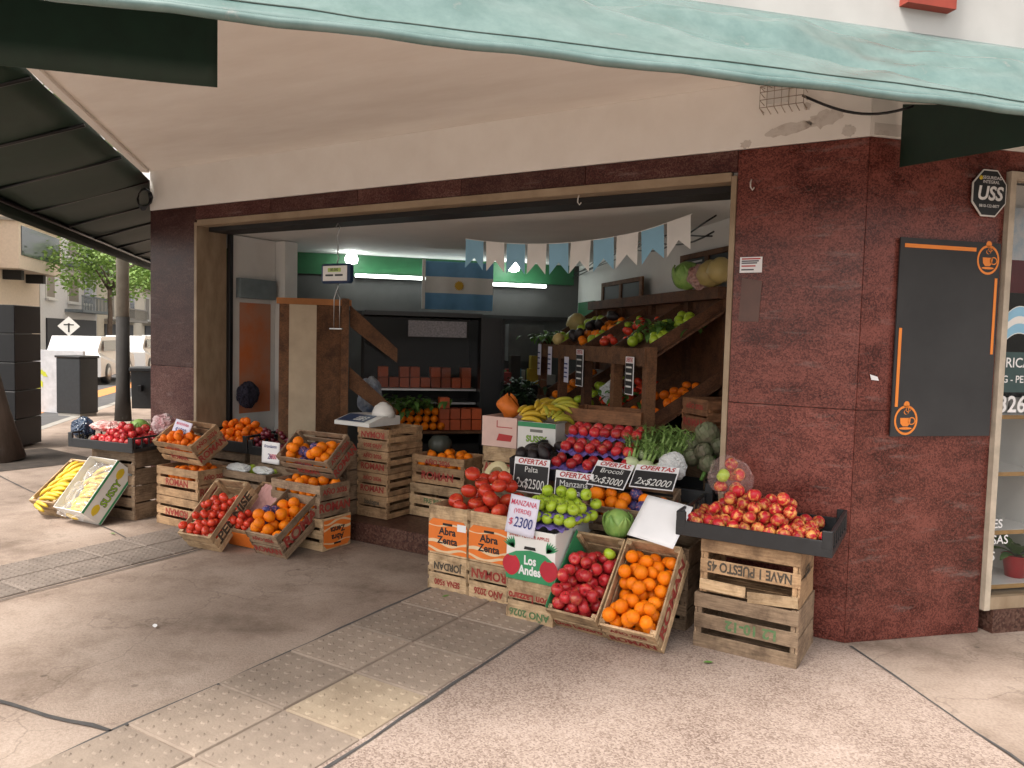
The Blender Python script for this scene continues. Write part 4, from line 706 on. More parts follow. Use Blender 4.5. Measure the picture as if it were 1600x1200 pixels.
box('base_panel', -.173, .173, -.233, .233, .001, .006, CARDB, BX); box('card_lining', -.173, .173, -.233, .233, .03, .06, CARDB, BX)
FS = Matrix.Translation((.180, 0, .105)) @ FACE['right']
for y in (-.098, .083): poly('green_edge', [(-.238, y), (.238, y), (.238, y+.018), (-.238, y+.018)], GREENC, BX, FS, .001)
sussy(BX, FS @ Matrix.Translation((0, -.02, 0)), .085)
for s in (-1, 1): poly('banana_print', [(s*.165+.05*math.cos(a)*(1 if math.sin(a) > 0 else .75), .0+.045*math.sin(a)*(1 if math.sin(a) > 0 else .35)) for a in [2*PI*i/20 for i in range(20)]], YELLOWC, BX, FS, .001)
lettering('premium', .022, REDC, BX, FS @ Matrix.Translation((0, .04, .001))) if False else None
for i in range(4): bunch(('banana bunch low in the tilted carton', 'banana bunch in the middle of the tilted carton', 'banana bunch high in the tilted carton', 'banana bunch under the film of the tilted carton')[i], BX.matrix_world @ T(-.05+.03*(i % 2), -.15+i*.09, .07, .4), 7)
me = grid_mesh('film', 34, 40, lambda s, t: Vector(((s-.5)*.33+.01*noise.noise(Vector((s*7, t*7, 1))), (t-.55)*.50, .14+.07*math.sin(PI*s)*math.sin(PI*t)+.05*noise.noise(Vector((s*5, t*6, 3)))+.03*abs(noise.noise(Vector((s*9, t*10, 5))))+.015*abs(noise.noise(Vector((s*20, t*22, 8))))))); link('plastic_film', me, mat('clear_film', (.85, .85, .87), .08, alpha=.2, spec=1), BX)
c = crate('tilted wooden crate of bananas at the far left', (-6.03, -.92, 0, .153, .639), .29, .48, .18, (), WOODP)
for i in range(4): bunch(('lowest banana bunch in the far left crate', 'second banana bunch in the far left crate', 'third banana bunch in the far left crate', 'highest banana bunch in the far left crate')[i], c.matrix_world @ T(.0, -.16+i*.1, .10, .3+i*.2), 8)
for i in range(2): crate(('lower crate with upside down red stencil under the mandarins', 'upper crate of mandarins with red stencil under the tilted one')[i], (-5.06, -.53, i*.236, .02, 0), .50, .31, .234, (('front', 'ROMAN', .115, .075, rd, i == 0), ('right', 'ROMAN', .06, .075, rd, False), ('right', 'AÑO 2026', .17, .045, rd, False)), WOOD)
_c = bpy.data.objects['wooden_crate.%03d' % 0] if False else None
c = [o for o in bpy.data.objects if o.get('label', '').startswith('upper crate of mandarins')][0]
fill(c, 'mandarin', 34, .033, 'mandarin in the upright crate under the tilted mandarins', 'mandarins in the upright crate', .12, (0, 0, -1))
c = crate('tilted wooden crate of mandarins with a paper price sign', (-5.085, -.44, .50, -.049, .60), .515, .28, .20, roman('front', .2, sz=.06)+roman('right', .2, sz=.075), WOOD)
fill(c, 'mandarin', 36, .035, 'mandarin in the tilted crate with the paper sign', 'mandarins in the tilted crate', .06, (0, -.35, -1))
paper_sign('paper sign reading 1500 in the tilted mandarin crate', lean(-4.88, -.43, .765, -.35, 0, -.12), .22, .13, (('$1500', -.02, .06, INKB, .9), ('MANDARINA', .035, .03, INKR, .9)))
c = crate('tilted crate of plum tomatoes with big black side lettering', (-4.24, -.823, 0, .135, .736), .301, .498, .174, (('right', 'PENNISE', .09, .10, bk, False, 0, 1.05),), WOODP)
fill(c, 'plum_tomato', 62, .029, 'plum tomato in the crate with black side lettering', 'tomatoes in the black lettered crate', .04, (0, -.35, -1))
c = crate('tilted tomato crate with pink paper and an orange card front', (-4.07, -.611, 0, .057, .582), .305, .49, .179, (), WOOD)
poly('card_label', [(-.145, -.07), (.145, -.07), (.145, .07), (-.145, .07)], ORANGEC, c, Matrix.Translation((0, -.2475, .085)) @ FRT, .003)
o = link('pink_paper', grid_mesh('pink_paper', 24, 24, lambda s, t: Vector((-.13+.24*s*(1-.3*t), -.03+.27*t, .10+.07*t+.012*noise.noise(Vector((s*8, t*8, 2)))))), mat('pink_paper', (.70, .38, .36), .7, var=.08), c)
fill(c, 'plum_tomato', 52, .029, 'small tomato in the crate with pink paper', 'tomatoes in the pink paper crate', .04, (0, -.4, -1), yhi=.06)
c = crate('tilted crate of oranges with wrapped fruit at the front left', (-3.745, -.653, 0, .049, .533), .292, .516, .206, roman('front', .206, sz=.07)+(('right', 'ROMAN', .10, .11, rd, False, 0, 1.1),), WOODG)
fill(c, 'orange', 36, .04, 'orange in the front left tilted crate', 'oranges in the front left crate', .06, (0, -.35, -1), mix=[('wrapped_orange', lambda p: p[0] < -.02 and -.12 < p[1] < .0, 'blue wrapped orange in the front left tilted crate', 'wrapped oranges in the front left crate')])
crate('low crate behind the tilted tomato crates', (-4.62, -.30, 0, 0, 0), .55, .30, .235, (), WOODG); c = crate('crate of greens and plastic film behind the tilted tomatoes', (-4.62, -.29, .237, 0, 0), .55, .30, .225, (), WOODG)
for i in range(6): put_fruit('green_apple', (-4.5+i*.07, -.16+.05*(i % 2), .455), .035, 'green fruit in the crate behind the tilted tomatoes', 'green fruit behind the tomatoes')
bag('plastic_bag', 'white plastic film over the crate behind the tilted tomatoes', (-4.46, -.22, .47), .07, BAGW, 21, (1.7, .8, .5)); bag('plastic_bag', 'clear crumpled bag at the right of the green fruit', (-4.2, -.2, .475), .06, BAGW, 25, (1.6, .8, .5))
# middle-left stack
c = crate('crate with orange printed card at the base of the middle orange stack', (-3.89, -.37, 0, 0, 0), .50, .29, .235, (), WOODP); abra_card(c, .50, .29, 'right', True, .27)
c = crate('upright crate of oranges with red stencil below the tilted one', (-3.93, -.36, .237, -.02, 0), .51, .30, .235, roman('right', .235, sz=.085), WOODG); fill(c, 'orange', 30, .038, 'orange in the upright crate of the middle stack', 'oranges in the upright middle crate', .12, (0, 0, -1))
c = crate('tilted crate of oranges with blue wrappers in the middle stack', (-3.935, -.20, .49, .019, .70), .515, .285, .185, roman('front', .185, sz=.06)+roman('right', .185, sz=.08), WOODG)
fill(c, 'orange', 32, .038, 'orange in the tilted crate of the middle stack', 'oranges in the tilted middle crate', .05, (0, -.3, -1), mix=[('wrapped_orange', lambda p: abs(p[0]+.04) < .05, 'blue wrapped orange in the tilted middle crate', 'wrapped oranges in the tilted middle crate')])
for i in range(2): crate(('support crate behind the middle orange stack, lower', 'support crate behind the middle orange stack, upper')[i], (-4.05, .06, .15+i*.236, 0, 0), .48, .30, .234, (), WOODG)
txt = ((('front', 'boulogne', .12, .05, bk, False, 0, .8),), roman('front', .17, sz=.065), roman('front', .17, False, .065), roman('front', .17, True, .065))
for i in range(4): crate(('bottom crate with faint script in the scale stack', 'second crate from the bottom in the scale stack', 'third crate from the bottom in the scale stack', 'top crate directly under the white scale')[i], (-3.56, .165, .15+i*.173, 0, 0), .31, .42, .171, txt[i], WOOD)
sc = thing('scale', 'white electronic shop scale with dark key panel', 'scale', T(-3.62, .36, .842, -.05))
def wedge(name, pts, x0, x1, m, parent):
    n = len(pts); v = [(x0, a, b) for a, b in pts]+[(x1, a, b) for a, b in pts]; return link(name, mesh(name, v, [tuple(range(n)), tuple(range(2*n-1, n-1, -1))]+[(i, n+i, n+(i+1) % n, (i+1) % n) for i in range(n)]), m, parent)
wedge('body', [(-.19, 0), (.16, 0), (.16, .07), (-.02, .075), (-.19, .03)], -.19, .19, WHITEP, sc); o = poly('key_panel', [(-.17, -.075), (.12, -.075), (.12, .075), (-.17, .075)], BLUEP, sc, Matrix.Translation((-.0, -.105, .0535)) @ Matrix.Rotation(math.atan2(.045, .17), 4, 'X'), .003)
for i in range(3):
    for j in range(3): poly('key', [(0, 0), (.02, 0), (.02, .016), (0, .016)], WHITEP, o, Matrix.Translation((-.02+i*.028, -.05+j*.03, .0035)), .002)
for i in range(3): poly('key', [(0, 0), (.018, 0), (.018, .016), (0, .016)], WHITEP, o, Matrix.Translation((.075, -.05+i*.03, .0035)), .002)
link('hood', lathe_mesh('hood', [(.105, 0), (.10, .04), (.075, .085), (.03, .115), (.005, .12)], 24), WHITEP, sc, Matrix.Translation((.10, .06, .06)) @ Matrix.Diagonal((1, .75, 1, 1)))
# black crates at the left jamb
for i in range(2): crate(('crate under the black mandarin crate by the left jamb', 'crate under the black plum tray')[i], (-5.22+i*.56, .06, .15, 0, 0), .50, .32, .38, (), WOODG, rails=4)
c = tray('black plastic crate heaped with mandarins by the left jamb', (-5.26, .03, .532, 0, .06), .60, .42, .15); fill(c, 'mandarin', 58, .036, 'mandarin heaped in the black crate by the left jamb', 'mandarins by the left jamb', .05, (0, -.1, -1), .02, (.13, .2))
c = tray('black plastic tray of dark plums beside the mandarins', (-4.64, .03, .532, 0, .08), .56, .40, .12); fill(c, 'plum', 70, .024, 'dark red plum in the black tray', 'plums in the black tray', .05, (0, -.1, -1), .02)
crate('crate holding the blueberry price sign', (-4.34, -.13, .15, 0, 0), .40, .12, .36, (), WOODG)
paper_sign('handwritten white price sign reading Arandanos 2x 3000', lean(-4.18, -.142, .61, -.05), .20, .17, (('Arandanos', .05, .036, INKB, .9), ('2x', -.03, .06, INKB, .9), ('      3000', -.03, .055, INKR, .72)), PAPER)
# inside stack behind the scale
c = crate('crate with orange printed card at the base of the inner stack', (-3.42, .44, .15, 0, 0), .17, .52, .26, (), WOODP) if False else crate('crate with green lettering at the base of the inner stack', (-3.24, .42, .15, 0, 0), .50, .34, .26, (('front', 'FRE RIVAS', .13, .05, gn, False),), WOODP)
c = crate('crate of oranges with red stencil in the inner stack', (-3.24, .44, .412, 0, 0), .50, .33, .22, roman('front', .22, sz=.085), WOOD); fill(c, 'orange', 34, .037, 'orange in the red stencilled crate of the inner stack', 'oranges in the inner crate', .11, (0, 0, -1))
tag(link('pumpkin', lathe_mesh('pumpkin', [(.02, -.075), (.06, -.065), (.09, -.02), (.09, .025), (.06, .065), (.015, .07)], 24, True, 8, .05), MELON, None, T(-3.1, .62, .70)), 'dark ribbed pumpkin on the inner crate of oranges', 'pumpkin')
# ------------------------------------------------------------------ shop interior
def WZ(u, v, z): return W(u, v, z)
def ubox(name, u0, u1, v0, v1, z0, z1, m, parent=None, mw=None):
    """box square to the room axes; local to parent when the parent sits at the origin"""
    return prism(name, [tuple(W(a, b))[:2] for a, b in ((u0, v0), (u1, v0), (u1, v1), (u0, v1))], z0, z1, m, parent)
def uthing(name, label, cat): return thing(name, label, cat)
# hanging scale
hs_ = thing('hanging_scale', 'blue and white digital hanging scale on a hook below the lintel', 'scale', (-3.75, .12, 2.02))
me = boxm(.30, .07, .15, .02).copy(); me.materials.clear(); link('case', me, BLUEP, hs_); box('face', -.115, .135, -.04, -.034, -.058, .058, WHITEP, hs_); box('readout', -.06, .075, -.043, -.0405, .01, .04, SCREEN, hs_); lettering('00.000', .03, BLACKC, hs_, Matrix.Translation((.008, -.0435, .025)) @ FACE['front'])
for i in range(2): box('key_row', -.085+.1*i, -.005+.1*i, -.043, -.0405, -.022, -.008, BLACKP, hs_)
v, f = tube_data([(0, 0, .075), (.0, 0, .1), (.015, 0, .12), (0, 0, .14), (.004, 0, .20), (-.006, 0, .28), (.01, 0, .33), (.02, 0, .36), (0, 0, .385), (-.02, 0, .36)], .0045, 6); link('hook', mesh('hook', v, f, True), STEEL, hs_)
v, f = tube_data([(0, 0, -.075), (.012, 0, -.1), (-.004, 0, -.13), (-.03, 0, -.19), (-.03, 0, -.42)], .004, 6); link('chain', mesh('chain', v, f, True), STEEL, hs_); v, f = tube_data([(0, 0, -.13), (.03, 0, -.19), (.03, 0, -.42)], .004, 6); link('chain', mesh('chain', v, f, True), STEEL, hs_); box('hanger_bar', -.07, .06, -.01, .01, -.432, -.42, STEEL, hs_)
# bunting
bt = thing('bunting', 'string of pale blue and white swallowtail flags across the opening', 'bunting', (-1.9, .45, 2.3))
sag = lambda t: Vector((-.885+1.74*t, .02*math.sin(t*5), -.012-.30*t+.345*t*t+(.03*(t-.8)/.2 if t > .8 else 0)))
v, f = tube_data([sag(i/30) for i in range(31)], .003, 5); link('string', mesh('string', v, f, True), WHITEC, bt)
for i in range(10):
    a, b = sag(i/10+.004), sag((i+1)/10-.008); h = .215; tw = random.uniform(-.03, .03)
    o = link('flag', mesh('flag', [a, b, b+Vector((-.0, tw, -h)), (a+b)/2+Vector((0, tw*.6, -h*.62)), a+Vector((0, tw, -h))], [(0, 1, 2, 3, 4)]), WHITEC if i % 2 else SKYB, bt)
# flag
fl = thing('flag', 'pale blue and white national flag with a gold sun hanging in the shop', 'flag', W(-1.28, 4.6, 2.09))
Lf = Vector(W(-1.28, 4.6, 2.09))
for nm, z0, z1, m in (('blue_stripe', .09, .25, FLAGB), ('white_stripe', -.08, .09, WHITEC), ('blue_stripe', -.25, -.08, FLAGB)):
    o = link(nm, grid_mesh(nm, 40, 4, lambda s, t: W(-.36+.72*s, .012*math.sin(s*16)+.01*math.sin(s*7), z0+(z1-z0)*t)), m, fl)
poly('sun_print', [((.055 if i % 2 else .04)*math.cos(2*PI*i/32), (.055 if i % 2 else .04)*math.sin(2*PI*i/32)) for i in range(32)], GOLD, fl, Matrix.Translation(W(-.01, -.03, 0)) @ Matrix.Rotation(R(45), 4, 'Z') @ FACE['front'], .001)
ubox('sleeve', -.395, -.362, -.01, .01, -.25, .26, WHITEC, fl)
# lights
for i, (u0, u1, z) in enumerate(((-2.33, -1.50, 2.20), (-1.45, -.16, 2.17))):
    t_ = thing('led_tube', ('lit white tube lamp on the back wall, left of the flag', 'lit white tube lamp on the back wall, behind and right of the flag')[i], 'lamp'); v, f = tube_data([W(u0, 5.2, z), W(u1, 5.2, z)], .017, 10); link('tube', mesh('tube', v, f, True), mat('led_light', (.93, 1, .97), .5, emit=5), t_); ubox('batten', u0, u1, 5.225, 5.26, z-.02, z+.02, WHITEP, t_)
for i, (u, v_) in enumerate(((-2.38, 5.0), (-.6, 5.0))):
    t_ = thing('bulb_lamp', ('lit globe lamp on the ceiling left of the flag', 'lit globe lamp on the ceiling right of the flag')[i], 'lamp', W(u, v_, 2.36)); link('globe', lathe_mesh('globe', [(.02, -.06), (.06, -.045), (.07, 0), (.05, .04), (.03, .06)], 16), mat('bulb_light', (.95, 1, .95), .5, emit=8), t_); link('base', lathe_mesh('base', [(.04, .058), (.04, .07)], 12), WHITEP, t_)
for k in range(5):
    pts = [W(-.16+.34*t-.01+.0*k, 1.2+3.9*t, 2.36-.02*k-.05*math.sin(t*7+k)+.03*math.cos(t*11+2*k)) for t in [i/24 for i in range(25)]]
    if k < 3: tag(tube('wall_cable', [p-W(.02+.012*k, 0, 0) for p in pts], .006, BLACKM, None, 6), ('upper loose cable along the white wall near the ceiling', 'middle loose cable along the white wall near the ceiling', 'lower loose cable along the white wall near the ceiling')[k], 'cable')
# right wooden shelving: bays facing the room along the right wall
sv = uthing('produce_shelving', 'dark wooden produce shelving with sloping bins along the white wall', 'shelving')
UF, UB = -.60, .02
for v_ in (1.32, 1.9, 2.55, 3.2, 3.85):
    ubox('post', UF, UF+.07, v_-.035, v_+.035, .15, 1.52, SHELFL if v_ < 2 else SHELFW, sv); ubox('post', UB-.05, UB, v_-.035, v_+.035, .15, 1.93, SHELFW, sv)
    for z in (.92, 1.42): 
        a0 = W(UF+.02, v_+.036); n_ = 4; pts = [(UF+.02, z), (UB-.05, z+.34), (UB-.05, z+.44), (UF+.02, z+.10)]; vv = [W(u_, v_+d, zz) for d in (.037, .057) for u_, zz in pts]; link('side_board', mesh('side_board', vv, [(3, 2, 1, 0), (4, 5, 6, 7)]+[(i, (i+1) % 4, 4+(i+1) % 4, 4+i) for i in range(4)]), SHELFW, sv)
for z in (.92, 1.42):
    for i in range(5):
        k = i/5; u0 = UF+.03+(UB-.06-UF-.03)*k; u1 = UF+.03+(UB-.06-UF-.03)*(k+.94); za = z+.02+.34*k; zb = z+.02+.34*(k+.19)
        vv = [W(u_, v_, zz) for v_ in (1.30, 3.87) for u_, zz in ((u0, za), (u1 if i < 4 else UB-.06, zb), (u1 if i < 4 else UB-.06, zb-.015), (u0, za-.015))]; u1 = UF+.03+(UB-.06-UF-.03)*(k+.19)
        vv = [W(u_, v_, zz) for v_ in (1.30, 3.87) for u_, zz in ((u0, za), (u1, zb), (u1, zb-.015), (u0, za-.015))]; link('shelf_board', mesh('shelf_board', vv, [(0, 1, 2, 3), (7, 6, 5, 4)]+[(j, 4+j, 4+(j+1) % 4, (j+1) % 4) for j in range(4)]), SHELFW, sv)
    ubox('front_rail', UF-.012, UF+.012, 1.3, 3.87, z-.03, z+.09, SHELFL, sv)
ubox('back_board', UB-.012, UB+.0, 1.3, 3.87, .15, 1.9, SHELFW, sv); ubox('top_rail', UB-.12, UB-.03, 1.3, 3.9, 1.86, 1.94, SHELFW, sv)
def bin_fruit(kind, v0, v1, z, n, r, label, group, m=None):
    for i in range(n):
        k = random.random(); put_fruit(kind, W(UF+.08+.42*k, random.uniform(v0, v1), z+.06+.34*(.08+.62*k)+r*.8), r, label, group)
bin_fruit('orange', 2.65, 3.15, 1.42, 20, .036, 'orange in the upper bin of the wooden shelving', 'oranges in the upper shelf bin'); bin_fruit('green_apple', 2.6, 2.85, 1.42, 16, .034, 'green apple in the upper bin of the wooden shelving', 'green apples in the upper shelf bin'); bin_fruit('green_apple', 2.6, 3.15, .92, 22, .036, 'pale green fruit in the lower bin of the wooden shelving', 'green fruit in the lower shelf bin'); bin_fruit('avocado', 3.0, 3.18, 1.46, 8, .05, 'dark aubergine in the upper bin of the wooden shelving', 'aubergines in the upper shelf bin')
bin_fruit('tomato', 1.98, 2.5, .92, 18, .04, 'red tomato in the lower middle bin of the shelving', 'tomatoes in the lower shelf bin'); bin_fruit('green_apple', 3.25, 3.8, 1.42, 18, .045, 'pale green fruit in the far upper bin', 'green fruit in the far upper bin'); bin_fruit('plum_tomato', 1.98, 2.45, 1.42, 20, .034, 'small red fruit in the upper middle bin', 'red fruit in the upper middle bin'); bin_fruit('orange', 3.3, 3.8, .92, 16, .038, 'orange in the far lower bin of the shelving', 'oranges in the far lower bin')
bin_fruit('green_apple', 1.4, 1.85, 1.42, 16, .042, 'pale green fruit in the nearest upper bin by the jamb', 'green fruit in the nearest upper bin'); bin_fruit('mandarin', 1.4, 1.85, .92, 18, .038, 'mandarin in the nearest lower bin by the jamb', 'mandarins in the nearest lower bin')
def leaf_heap(label, c0, ru, rz, n, m=LEAFG, L_=.10):
    pts = []
    for i in range(n):
        v, f = leaf_data(random.uniform(.6, 1.1)*L_, L_*.2, random.uniform(0, 6.28), random.uniform(-.2, 1.2), .6, 4); b = Vector((random.gauss(0, ru*.5), random.gauss(0, ru*.5), random.uniform(0, rz))); pts.append(([p+b for p in v], f))
    v, f = join_data(pts); o = tag(link('leafy_greens', mesh('leafy_greens', v, f, True), m, None, Matrix.Translation(c0)), label, 'greens', None, 'stuff'); return o
leaf_heap('dark leafy greens in the upper shelf bin nearest the jamb', W(-.33, 1.62, 1.62), .2, .07, 120); leaf_heap('loose green leaves at the far end of the shelving', W(-.5, 3.75, 1.55), .2, .06, 70); leaf_heap('dark green bundle on the floor end of the shelving', W(-.85, 3.6, .95), .16, .22, 160, mat('dark_leaf', (.02, .05, .015), .6)); leaf_heap('mixed leaves in the lower shelf bin', W(-.33, 2.2, 1.10), .22, .06, 90)
for i, (v_, u, z, r_, m) in enumerate(((1.0, -.2, 1.86, .10, CABB), (.78, -.2, 1.86, .10, SQUASH), (.62, -.22, 1.87, .09, SQUASH), (3.3, -.3, 1.72, .11, SQUASH), (2.75, -.66, 1.56, .06, SQUASH))):
    if i == 0: cabbage('round green cabbage on top of the wooden shelving', W(-.12, 1.72, 2.04), .10)
    else: tag(link('squash', lathe_mesh('squash', [(.02, -r_*.9), (r_*.7, -r_*.7), (r_, -.1*r_), (r_*.8, r_*.55), (r_*.35, r_*.9), (.02, r_*.95)], 22, True, 9, .04), m, None, W(u+.1, v_+.62, z+.17 if i < 3 else z)), ('', 'large yellow squash on top of the shelving by the jamb', 'yellow squash half hidden by the right jamb', 'ribbed squash at the far top of the shelving', 'small pale squash in the far upper bin')[i], 'squash')
bag('produce_bag', 'bag of reddish onions on top of the shelving between cabbage and squash', W(-.1, 1.55, 2.02), .085, mat('onion_net', (.32, .13, .10), .5, c2=(.5, .4, .38), scale=10), 41); bag('plastic_bag', 'grey plastic bag on the lower shelf', W(-.42, 2.35, 1.14), .09, BAGW, 44)
for i, (u, v_, z) in enumerate(((.06, 3.4, 2.0), (.05, 1.72, 2.1))):
    c = uthing('chalk_board', ('double framed chalkboard on the far top of the shelving', 'framed chalkboard with writing behind the cabbage')[i], 'board'); w_ = .95 if i == 0 else .8
    for k in range(2): a = v_-w_/2+k*w_/2; ubox('slate', u-.012, u, a+.03, a+w_/2-.03, z-.07, z+.09, BOARD, c)
    for a in (v_-w_/2, v_, v_+w_/2): ubox('frame_bar', u-.022, u-.001, a-.028, a+.028, z-.11, z+.13, SHELFL, c)
    for zz in (z-.11, z+.092): ubox('frame_bar', u-.024, u-.002, v_-w_/2+.029, v_+w_/2-.029, zz, zz+.038, SHELFL, c)
    for k in range(3*i): poly('written_line', [(-.13+.02*k, 0), (.12-.03*k, .004), (.12-.03*k, .018), (-.13+.02*k, .014)], CHALK, c, Matrix.Translation(W(u-.014, v_+.2, z+.055-.045*k)) @ Matrix.Rotation(R(-45), 4, 'Z') @ FACE['front'], .001)
def shelf_sign(v_, z, w_, h_, label, paper=False):
    mw = Matrix.Translation(W(UF-.03, v_, z)) @ Matrix.Rotation(R(-45), 4, 'Z') @ FACE['front']
    if paper:
        c = thing('paper_sign', label, 'price sign', mw); poly('sheet', [(-w_/2, -h_/2), (w_/2, -h_/2), (w_/2, h_/2), (-w_/2, h_/2)], LILAC, c, th=.002)
    else: c = price_board(label, mw, w_, h_, [], '', True)
    for k in range(4): poly('written_line', [(-w_*.36, h_*(.2-k*.17)), (w_*(.36-.05*(k % 2)), h_*(.2-k*.17)), (w_*.3, h_*(.2-k*.17)+.012), (-w_*.36, h_*(.2-k*.17)+.012)], CHALK if not paper else INKB, c, Matrix.Translation((0, 0, .006)), .0006)
    return c
shelf_sign(2.55, 1.33, .17, .30, 'black price board hanging left of the shelving post'); shelf_sign(1.5, 1.32, .14, .26, 'black price board on the shelving rail nearest the jamb'); shelf_sign(2.9, 1.30, .12, .22, 'narrow handwritten paper on the shelving rail', True); shelf_sign(3.4, 1.36, .12, .26, 'lilac handwritten paper at the far shelving', True); shelf_sign(3.75, 1.36, .11, .3, 'long lilac paper at the far end of the shelving', True); shelf_sign(2.3, .80, .14, .25, 'low black price board, left of the two by the fennel'); shelf_sign(2.05, .79, .14, .25, 'low black price board, right of the two by the fennel')
c = crate('reddish crate with red stencil standing inside by the right jamb', (-1.13, .62, .98, -.7, 0), .30, .42, .22, roman('front', .22, sz=.07), wood('crate_wood_red', (.34, .16, .075), (.20, .085, .035))); crate('dim crate supporting the inner crate by the right jamb', (-1.13, .62, .15, -.7, 0), .30, .42, .82, (), WOODG, rails=6)
# left display: tall shelf end, sloping boards
ts = uthing('tall_shelf', 'tall wooden shelf end with sloping side boards near the left pillar', 'shelving')
ubox('end_panel', -3.02, -2.46, 3.2, 3.24, .15, 1.82, SHELFL, ts); ubox('top_trim', -3.04, -2.44, 3.17, 3.2, 1.79, 1.84, mat('orange_wood', (.42, .16, .04), .6), ts); ubox('edge_post', -2.52, -2.46, 3.14, 3.2, .15, 1.85, SHELFL, ts)
for z in (1.5, .98): 
    pts = [(-2.45, z+.3), (-2.05, z-.06), (-2.05, z-.18), (-2.45, z+.12)]; vv = [W(u_, v_, zz) for v_ in (3.2, 3.23) for u_, zz in pts]; link('side_board', mesh('side_board', vv, [(3, 2, 1, 0), (4, 5, 6, 7)]+[(i, (i+1) % 4, 4+(i+1) % 4, 4+i) for i in range(4)]), SHELFL, ts)
tag(ubox('cream_board', -2.93, -2.72, 2.95, 2.99, .15, 1.78, mat('cream_board', (.42, .34, .24), .7, var=.1, scale=6)), 'upright cream board in front of the tall wooden shelf', 'board')
# refrigerated display
dc = uthing('display_case', 'dark glass display case with packets above rows of oranges', 'display case')
ubox('back', -2.3, -1.2, 4.3, 4.33, .15, 1.78, DARK, dc); ubox('header', -2.3, -1.2, 3.75, 4.3, 1.74, 1.78, BLACKM, dc); ubox('side', -1.22, -1.19, 3.7, 4.3, .15, 1.74, BLACKM, dc); ubox('plinth', -2.3, -1.22, 3.72, 4.3, .15, .55, DARK, dc); ubox('side', -1.02, -.99, 3.7, 4.3, .15, 1.74, BLACKM, dc); ubox('door', -1.19, -1.02, 3.71, 3.73, .15, 1.74, BLACKM, dc)
for z in (.695, .93, 1.06): ubox('shelf', -2.3, -1.23, 3.48 if z < .7 else 3.85, 4.29, z-.02, z, SHELFL if z < .7 else STEEL, dc)
ubox('pane', -2.3, -1.23, 3.78, 3.785, 1.06, 1.72, mat('case_glass', (.03, .035, .035), .03, alpha=.15, spec=.7), dc)
sh_ = thing('notice_sheets', 'row of faded printed sheets hanging above the display case', 'notice'); ubox('sheet', -1.9, -1.35, 3.76, 3.765, 1.55, 1.70, mat('faded_print', (.35, .34, .36), .8, c2=(.18, .17, .19), scale=60), sh_)
for k in range(2):
    for i in range(9):
        u = -2.15+i*.10; z = 1.062+.10*k
        if k and i % 3 == 1: continue
        tag(ubox('orange_packet', u, u+.088, 3.95, 4.1, z, z+.095, mat('orange_packet', (.52, .085, .015), .5, rnd=.3)), 'orange packet on the %s row of the display case shelf' % ('lower', 'upper')[k], 'packet', 'packets in the display case, %s row' % ('lower', 'upper')[k])
for i in range(9): tag(ubox('orange_packet', -1.62+.1*(i % 4), -1.53+.1*(i % 4), 3.55+.01*(i//4), 3.68, .70+.1*(i//4), .795+.1*(i//4), MATS['orange_packet']), 'orange carton in the lower right of the display case', 'packet', 'cartons low in the display case')
for j in range(3):
    for i in range(9): put_fruit('orange', W(-2.2+i*.074+.02*j, 3.55+j*.07, .735+.06*j), .037, 'orange in the stacked rows of the display case', 'oranges in the display case')
leaf_heap('green leafy bundles above the oranges in the display case', W(-1.9, 3.72, .88), .30, .10, 150, LEAFG, .11)
bag('produce_bag', 'white bag with blue print beside the display case', W(-2.25, 3.55, 1.0), .14, mat('bag_print', (.40, .40, .40), .5, c2=(.10, .16, .28), scale=7), 51, (.8, .7, 1.2))
# things at the back
ct = uthing('counter', 'dark counter crowded with packets at the back of the shop', 'counter'); ubox('body', -.95, -.2, 4.3, 4.9, .15, 1.05, DARK, ct); ubox('top', -1.0, -.15, 4.25, 4.95, 1.05, 1.08, BLACKM, ct)
for i, (u, z, w_, h_, c_, l) in enumerate(((-.55, 1.08, .10, .16, (.5, .32, .02), 'yellow tin on the back counter'), (-.53, 1.24, .07, .14, (.4, .28, .03), 'smaller yellow tin on top of the yellow tin'), (-.9, 1.08, .16, .12, (.45, .06, .05), 'red packet at the left of the back counter'), (-.75, 1.08, .10, .3, (.03, .025, .02), 'dark upright case on the back counter'), (-.38, 1.08, .12, .10, (.4, .38, .36), 'pale packet at the right of the back counter'))): tag(ubox('packet', u, u+w_, 4.4, 4.5, z, z+h_, mat('packet_%d' % i, c_, .5)), l, 'packet')
# left return: grey metal box, orange poster, dark jacket
X0 = OL+.0355; lp = thing('door_panel', 'orange and pink poster panel on the white return by the left jamb', 'poster', (X0, .60, 1.3)); box('poster', .001, .006, -.16, .2, -.5, .52, mat('salmon_print', (.50, .26, .17), .6, c2=(.62, .16, .04), scale=3), lp)
tag(box('metal_box', X0+.001, X0+.06, .40, .82, 1.86, 2.04, mat('grey_blue_metal', (.20, .25, .27), .45)), 'grey blue metal shutter motor box on the white return', 'box')
bag('jacket', 'dark jacket hanging low on the white return behind the mandarins', (X0+.07, .48, .98), .10, mat('dark_cloth', (.02, .018, .035), .9), 61, (.7, 1, 1.1), 'jacket')
